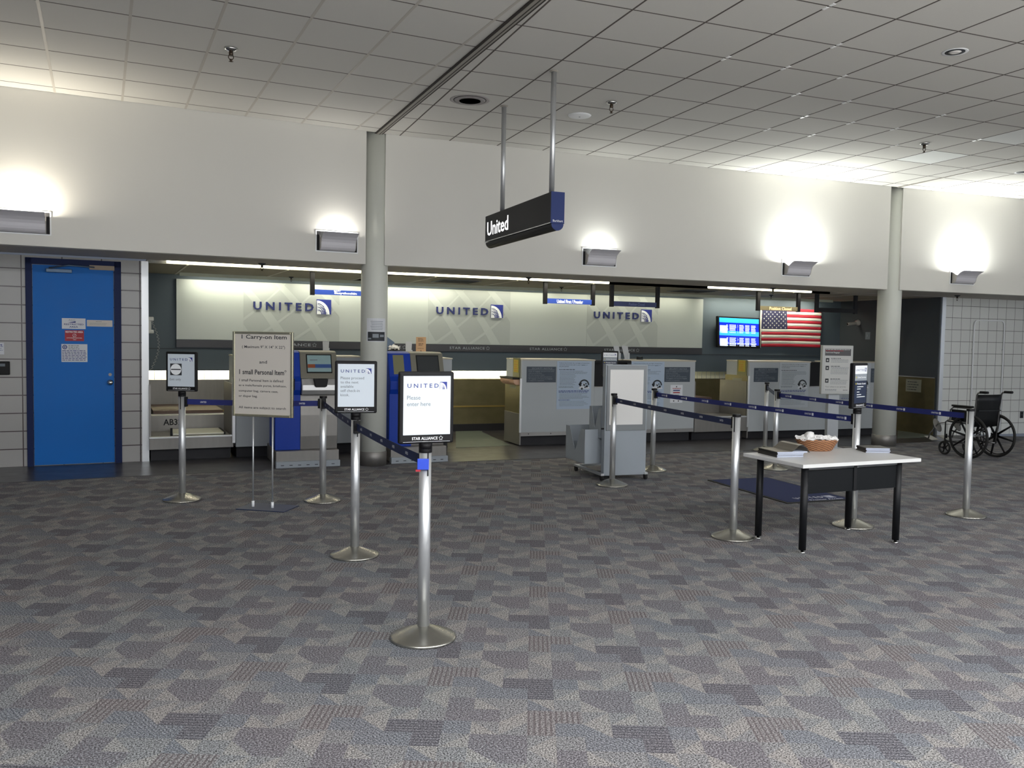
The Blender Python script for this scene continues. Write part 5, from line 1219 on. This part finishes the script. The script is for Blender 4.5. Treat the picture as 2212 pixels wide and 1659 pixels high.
text(bm, 'Your safety is our priority.', -w * .38, w * .30, z1 - h * .865, z1 - h * .835, y, 2); bars(bm, -w * .38, w * .0, z1 - h * .90, 2, h * .02, h * .009, y, 4, .1); bars(bm, w * .2, w * .38, z1 - h * .91, 1, .1, h * .009, y, 2)
link('printed_sheet', bm, [mat('sheet_grey', '#c2c2c0', .5), mat('band_grey', '#4d4d50', .5), M_greyd, M_red, M_greym], bx)

# ------------------------------------------------------------------ table with basket and magazines
TZ = .67
ca, cb2, cc_ = G(1735, 1004, TZ), G(1985, 987, TZ), G(1618, 977, TZ)
rzt = R(2.8)
t = thing('table', 'white topped table on four black legs with a black front panel', 'table', (ca.x, ca.y, 0), rzt)
tw, td = (cb2 - ca).length - .05, .67
bm = NB(); box(bm, 0, tw, 0, td, TZ - .028, TZ); link('top', bm, M_table, t, bevel=.003)
bm = NB(); box(bm, -.002, tw + .002, -.002, .0, TZ - .027, TZ - .001); link('edge_band', bm, M_tedge, t)
for nm, (x, y) in zip('abcd', ((.075, .06), (tw - .17, .06), (.075, td - .12), (tw - .17, td - .12))):
    bm = NB(); cyl(bm, (x, y, .025), (x, y, TZ - .028), .027, seg=24); lg = link('leg', bm, M_tleg, t); bm = NB(); lathe(bm, [(.001, 0), (.026, 0), (.022, .01), (.012, .014), (.012, .026), (.001, .026)], (x, y, 0), 20); link('levelling_foot', bm, M_chrome, lg)
bm = NB(); box(bm, .10, tw - .195, .055, .065, .44, TZ - .055); link('modesty_panel', bm, M_mesh, t)
bm = NB(); box(bm, .10, tw - .195, .05, .08, TZ - .05, TZ - .03); link('rail', bm, M_lamd, t)
bm = NB(); box(bm, tw * .46, tw * .485, .048, .07, .44, TZ - .03); link('panel_post', bm, M_tleg, t)
# woven basket with napkins
bp = G(1767, 973, TZ)
t = thing('basket', 'oval woven wicker basket on the white table', 'basket', (bp.x, bp.y + .02, TZ), R(-10))
bm = NB(); prof = [(.001, 0), (.125, 0)]
for i in range(11): prof.append((.128 + .005 * i + (.004 if i % 2 else 0), .004 + i * .0085))
prof += [(.176, .098), (.170, .094), (.125, .012), (.001, .010)]
lathe(bm, prof, seg=72, sy=.72, alt=2)
for v in bm.verts:
    r = math.hypot(v.co.x, v.co.y)
    if r > .12 and v.co.z > .003: k = 1 + .022 * math.sin(math.atan2(v.co.y, v.co.x) * 36 + (math.pi if int(v.co.z / .0085) % 2 else 0)); v.co.x *= k; v.co.y *= k
link('weave', bm, [M_wicker, mat('wicker_dark', '#6a4630', .6, var=.3, vscale=50)], t)
bm = NB(); N = 44; Rr = 9; ring = []
for j in range(Rr):
    u = j / (Rr - 1); rr = .183 - .183 * u
    ring.append([bm.verts.new((rr * math.cos(2 * math.pi * i / N) * 1.0, rr * math.sin(2 * math.pi * i / N) * .74, .102 + .018 * u + (.007 * math.sin(i * 1.9 + j) + .011 * math.sin(i * .43 + 2 * j)) * (1 - .4 * u))) for i in range(N)])
for A, B in zip(ring, ring[1:]):
    for i in range(N): f = bm.faces.new([A[i], A[(i + 1) % N], B[(i + 1) % N], B[i]])
bm.faces.new(ring[-1]); cl = link('napkin_lining', bm, M_cloth, t)
so = cl.modifiers.new('solid', 'SOLIDIFY'); so.thickness = .003
t = thing('paper_roll', 'crumpled white paper roll lying in the wicker basket', 'paper', (bp.x - .075, bp.y + .02, TZ + .11), R(25))
bm = NB(); lathe(bm, [(.034, -.02), (.037, .0), (.035, .035), (.030, .037), (.032, .0), (.030, -.02)], seg=24, close=False); bmesh.ops.rotate(bm, matrix=Matrix.Rotation(R(28), 3, 'Y') @ Matrix.Rotation(R(-20), 3, 'X'), verts=bm.verts)
for v in bm.verts: v.co += Vector((.004 * math.sin(v.co.z * 200), .004 * math.sin(v.co.x * 180), 0))
link('roll', bm, M_cloth, t); bm = NB(); tube(bm, [(-.03 - .02 * math.cos(a), .0, .0 + .02 * math.sin(a)) for a in [i * .5 for i in range(13)]], .0015, 5); link('string', bm, M_white, t)
# magazines
def magazine(p, rz, w, d, th, z, spine, label, curl=0.0, grp=None, cover='#6f6a62'):
    t = thing('magazine', label, 'magazine', (p.x, p.y, z), rz, grp)
    bm = NB(); box(bm, .003, w, .003, d - .003, .0006, th - .0006); link('pages', bm, mat('page_edges', '#b9c0d2', .6), t)
    bm = NB(); n = 10
    ox = []
    for i in range(n + 1):
        u = i / n; lift = curl * max(0, (u - .6) / .4) ** 2; ox.append((w * u + curl * .5 * max(0, (u - .6) / .4), th + curl * 1.2 * max(0, math.sin(math.pi * max(0, u - .55) / .45)) - (th * .9 * max(0, (u - .85) / .15) if curl else 0)))
    prism(bm, ox + [(x, z - .0008) for x, z in ox[::-1]], 'y', 0, d); link('cover', bm, mat('cover_' + cover.strip('#'), cover, .3), t)
    bm = NB(); prism(bm, [(-.001, 0), (w * .02, 0), (w * .02, th), (.004, th + .0005), (-.001, th * .5)], 'y', 0, d); link('spine', bm, spine, t)
    return t
M_spine = mat('dark_spine', '#0f0c0a', .4); M_spine2 = mat('brown_spine', '#22140f', .35)
pq = G(1676, 989, TZ); 
mpos = Vector((ca.x, ca.y, 0)) + Matrix.Rotation(rzt, 3, 'Z') @ Vector((.03, .30, 0))
pL = G(1678, 988, TZ); dL = (G(1626, 975, TZ) - pL); rL = math.atan2(dL.y, dL.x) - R(90); 
for i in range(4):
    j = Vector((.004 * ((i * 7) % 3 - 1), .003 * ((i * 5) % 3 - 1), 0))
    magazine(pL + j, rL, .27 if i == 3 else .235, .27, .0105, TZ + .0107 * i, M_spine, 'magazine with a curled cover lying on top of the left stack' if i == 3 else 'magazine with a dark spine in the left stack on the table', .045 if i == 3 else 0, 'magazines in the left stack on the table', '#5b5448')
pR = G(1870, 977.5, TZ); dR = (G(1822, 962, TZ) - pR); rRr = math.atan2(dR.y, dR.x) - R(90)
for i in range(4):
    j = Vector((.005 * ((i * 5) % 3 - 1), .003 * ((i * 7) % 3 - 1), 0))
    magazine(pR + j, rRr, .20, .19, .0095, TZ + .0097 * i, M_spine2, 'magazine on top of the right stack behind the basket' if i == 3 else 'magazine with a brown spine in the right stack on the table', 0, 'magazines in the right stack on the table', '#57524c')

# ------------------------------------------------------------------ navy floor mat
c = [G(1525, 1037), G(1665, 1033), G(1835, 1079), G(1704, 1090)]
ctr = (c[0] + c[1] + c[2] + c[3]) / 4; ax = ((c[1] - c[0]) + (c[2] - c[3])) / 2; ay = ((c[0] - c[3]) + (c[1] - c[2])) / 2
rz = math.atan2(ax.y, ax.x); w, h = ax.length / 2, ay.length / 2
t = thing('floor_mat', 'navy floor mat with white airline lettering under the belts', 'mat', (ctr.x, ctr.y, 0), rz)
bm = NB(); box(bm, -w, w, -h, h, 0.0006, .009); link('rubber_edge', bm, M_rubber, t, bevel=.004); bm = NB(); box(bm, -w + .03, w - .03, -h + .03, h - .03, .009, .011); pl_ = link('pile', bm, M_mat, t)
bm = NB(); united(bm, -w * .45, w * .72, .12, .07, 0, 0, 0, 1, bold=.02, gs=1.5); text(bm, 'Premier Access', -w * .2, w * .78, .02, .065, 0, 0, bold=.01)
for v in bm.verts: v.co = Vector((v.co.x, v.co.z - h + .02, .0112 - v.co.y))
link('lettering', bm, [M_paper, M_navyd], pl_)

# ------------------------------------------------------------------ wheelchair
pl_w, pr_w = G(2078, 988), G(2160, 989); m = (pl_w + pr_w) / 2
t = thing('wheelchair', 'black folding wheelchair with raised footrests by the tiled wall', 'wheelchair', (m.x, m.y, 0), R(2)); hw = .27
WR = .305
M_frame = mat('chair_tube', '#8f8f90', .25, metal=.9)
def wheel(x, nm):
    bm = NB(); tube(bm, [(x, WR * .955 * math.cos(a), WR + WR * .955 * math.sin(a)) for a in [2 * math.pi * i / 48 for i in range(48)]], .0185, 10, closed=True); tr = link(nm, bm, M_rubber, t)
    bm = NB(); tube(bm, [(x + (.03 if x > 0 else -.03), WR * .86 * math.cos(a), WR + WR * .86 * math.sin(a)) for a in [2 * math.pi * i / 48 for i in range(48)]], .007, 8, closed=True); link('push_rim', bm, M_black, tr)
    bm = NB(); cyl(bm, (x - .03, 0, WR), (x + .03, 0, WR), .035, seg=20); link('hub', bm, M_black, tr)
    for k in range(8):
        a = 2 * math.pi * k / 8 + .2; bm = NB(); tube(bm, [(x, .03 * math.cos(a), WR + .03 * math.sin(a)), (x, WR * .93 * math.cos(a), WR + WR * .93 * math.sin(a))], [.017, .011], 8); link('spoke', bm, M_black, tr)
wheel(-hw, 'wheel'); wheel(hw, 'wheel')
for sx in (-1, 1):
    x = sx * .24; yb = -.05; s = 1
    # side frame: back cane, seat tube, lower tube, front post
    bm = NB(); tube(bm, [(x, -.03, .20), (x, -.05, .50), (x, -.08, .88), (x, -.10, .915), (x, -.22, .93)], .0115, 10); link('back_cane', bm, M_frame, t)
    bm = NB(); tube(bm, [(x, -.13, .926), (x, -.25, .928)], .018, 12); link('handle_grip', bm, M_black, t)
    bm = NB(); tube(bm, [(x, -.04, .48), (x, .36, .50), (x, .40, .47), (x, .40, .20)], .011, 10); link('side_frame', bm, M_frame, t)
    bm = NB(); tube(bm, [(x, -.03, .20), (x, .40, .20)], .011, 10); link('lower_tube', bm, M_frame, t)
    bm = NB(); tube(bm, [(x, -.04, .55), (x, -.04, .66), (x, .0, .69), (x, .28, .69), (x, .33, .65), (x, .33, .50)], .010, 10); ar = link('arm_frame', bm, M_frame, t)
    bm = NB(); box(bm, x - .028, x + .028, -.03, .30, .70, .728); link('armrest', bm, M_vinylb, ar, bevel=.01)
    bm = NB(); box(bm, x - .003, x + .003, .0, .31, .50, .66); link('side_panel', bm, M_vinylb, ar)
    bm = NB(); tube(bm, [(x, .38, .24), (x, .38, .30)], .016, 10); tube(bm, [(x, .385, .22), (x, .40, .10)], .012, 8); fk = link('caster_fork', bm, M_black, t)
    bm = NB(); tube(bm, [(x, .40 + .085 * math.cos(a), .10 + .085 * math.sin(a)) for a in [2 * math.pi * i / 32 for i in range(32)]], .015, 8, closed=True); cw = link('caster_wheel', bm, M_rubber, t)
    bm = NB(); cyl(bm, (x - .015, .40, .10), (x + .015, .40, .10), .022, seg=16)
    link('caster_hub', bm, M_black, cw)
    for k in range(5):
        a = 2 * math.pi * k / 5; bm = NB(); tube(bm, [(x, .40, .10), (x, .40 + .08 * math.cos(a), .10 + .08 * math.sin(a))], .008, 6); link('caster_spoke', bm, M_black, cw)
    bm = NB(); tube(bm, [(x, .40, .46), (x, .52, .44), (x, .66, .27), (x, .68, .20)], .010, 10); lr = link('leg_rest', bm, M_frame, t)
    bm = NB(); lathe(bm, [(.001, 0), (.06, 0), (.07, .008), (.06, .016), (.001, .016)], seg=24, sy=1.5); bmesh.ops.rotate(bm, matrix=Matrix.Rotation(R(62), 3, 'X'), verts=bm.verts); bmesh.ops.translate(bm, vec=(x * .82, .58, .40), verts=bm.verts); link('calf_pad', bm, mat('pad_grey', '#6e6c68', .5), lr)
    bm = NB(); box(bm, x * .55 - .07, x * .55 + .07, -.07, .07, -.005, .005); bmesh.ops.rotate(bm, matrix=Matrix.Rotation(R(18), 3, 'X'), verts=bm.verts); bmesh.ops.translate(bm, vec=(0, .72, .20), verts=bm.verts); link('foot_plate', bm, mat('plate_alu', '#b5b3ac', .4, metal=.5), lr, bevel=.002)
bm = NB(); n = 10
def sling(bm, pts, x0, x1, bow, th=.006):
    A = []
    for i in range(n + 1):
        u = i / n; x = x0 + (x1 - x0) * u; b = bow * 4 * u * (1 - u); A.append([bm.verts.new((x, y - b, z - (b * .4 if len(pts) == 2 else 0))) for y, z in pts])
    for P_, Q_ in zip(A, A[1:]):
        for k in range(len(pts) - 1): f = bm.faces.new([P_[k], Q_[k], Q_[k + 1], P_[k + 1]]); f.smooth = True
sling(bm, [(-.035, .44), (-.05, .55), (-.06, .68), (-.082, .80), (-.088, .89)], -.245, .245, .035); bk = link('backrest', bm, M_vinylb, t); so = bk.modifiers.new('solid', 'SOLIDIFY'); so.thickness = .008
bm = NB(); box(bm, -.22, .22, -.105, -.095, .66, .675); bk2 = link('back_pocket_seam', bm, M_vinylb, bk)
bm = NB(); A = []
for i in range(9):
    x = -.24 + .48 * i / 8; b = .03 * 4 * (i / 8) * (1 - i / 8); A.append([bm.verts.new((x, y, .49 - b)) for y in (-.03, .38)])
for P_, Q_ in zip(A, A[1:]): bm.faces.new([P_[0], Q_[0], Q_[1], P_[1]])
se = link('seat', bm, M_vinylb, t); so = se.modifiers.new('solid', 'SOLIDIFY'); so.thickness = .012
for a, b in (((-.24, .05, .20), (.24, .05, .47)), ((.24, .07, .20), (-.24, .07, .47))):
    bm = NB(); tube(bm, [a, b], .010, 8); link('cross_brace', bm, M_frame, t)
bm = NB(); prism(bm, [(-.03, .0), (.03, .0), (.035, -.10), (.02, -.13), (-.03, -.13)], 'y', -.12, -.118); bmesh.ops.translate(bm, vec=(-.02, 0, .43), verts=bm.verts); link('white_tag', bm, M_white, t)
bm = NB(); cyl(bm, (-hw, 0, WR), (hw, 0, WR), .008, seg=10); link('axle', bm, M_frame, t)

# ------------------------------------------------------------------ conduit loop and outlet on the right tiled wall
(a, za), (b, zb) = F3.at(2105, 700, 1.10), F3.at(2170, 703, 1.10)
zt = F3.at(2137, 692, 1.10)[1]
t = fthing(F3, 'conduit_loop', 'white conduit bent into a tall arch on the right tiled wall', 'pipe', a, 1.10, 0); w = b - a
bm = NB(); tube(bm, [(0, 0, .05), (0, 0, zt - .10), (.01, 0, zt - .05), (.03, 0, zt - .02), (.07, 0, zt - .005), (w - .07, 0, zt - .005), (w - .03, 0, zt - .02), (w - .01, 0, zt - .05), (w, 0, zt - .10), (w, 0, .05)], .011, 10); link('pipe', bm, M_white, t)
for x in (0, w):
    for z in (.6, 1.5): bm = NB(); box(bm, x - .02, x + .02, -.004, .019, z - .008, z + .008); link('pipe_clip', bm, M_alu, t)
x, z = F3.at(2207, 896, 1.115)
t = fthing(F3, 'electrical_outlet', 'dark electrical outlet on the tiled wall at the right edge', 'outlet', x, 1.1185, z)
bm = NB(); box(bm, -.038, .038, -.008, 0, -.06, .06); link('plate', bm, M_greyd, t, bevel=.002); 
for k in (-.028, .028): bm = NB(); cyl(bm, (0, -.008, k), (0, -.011, k), .017, seg=16); link('socket', bm, M_black, t)
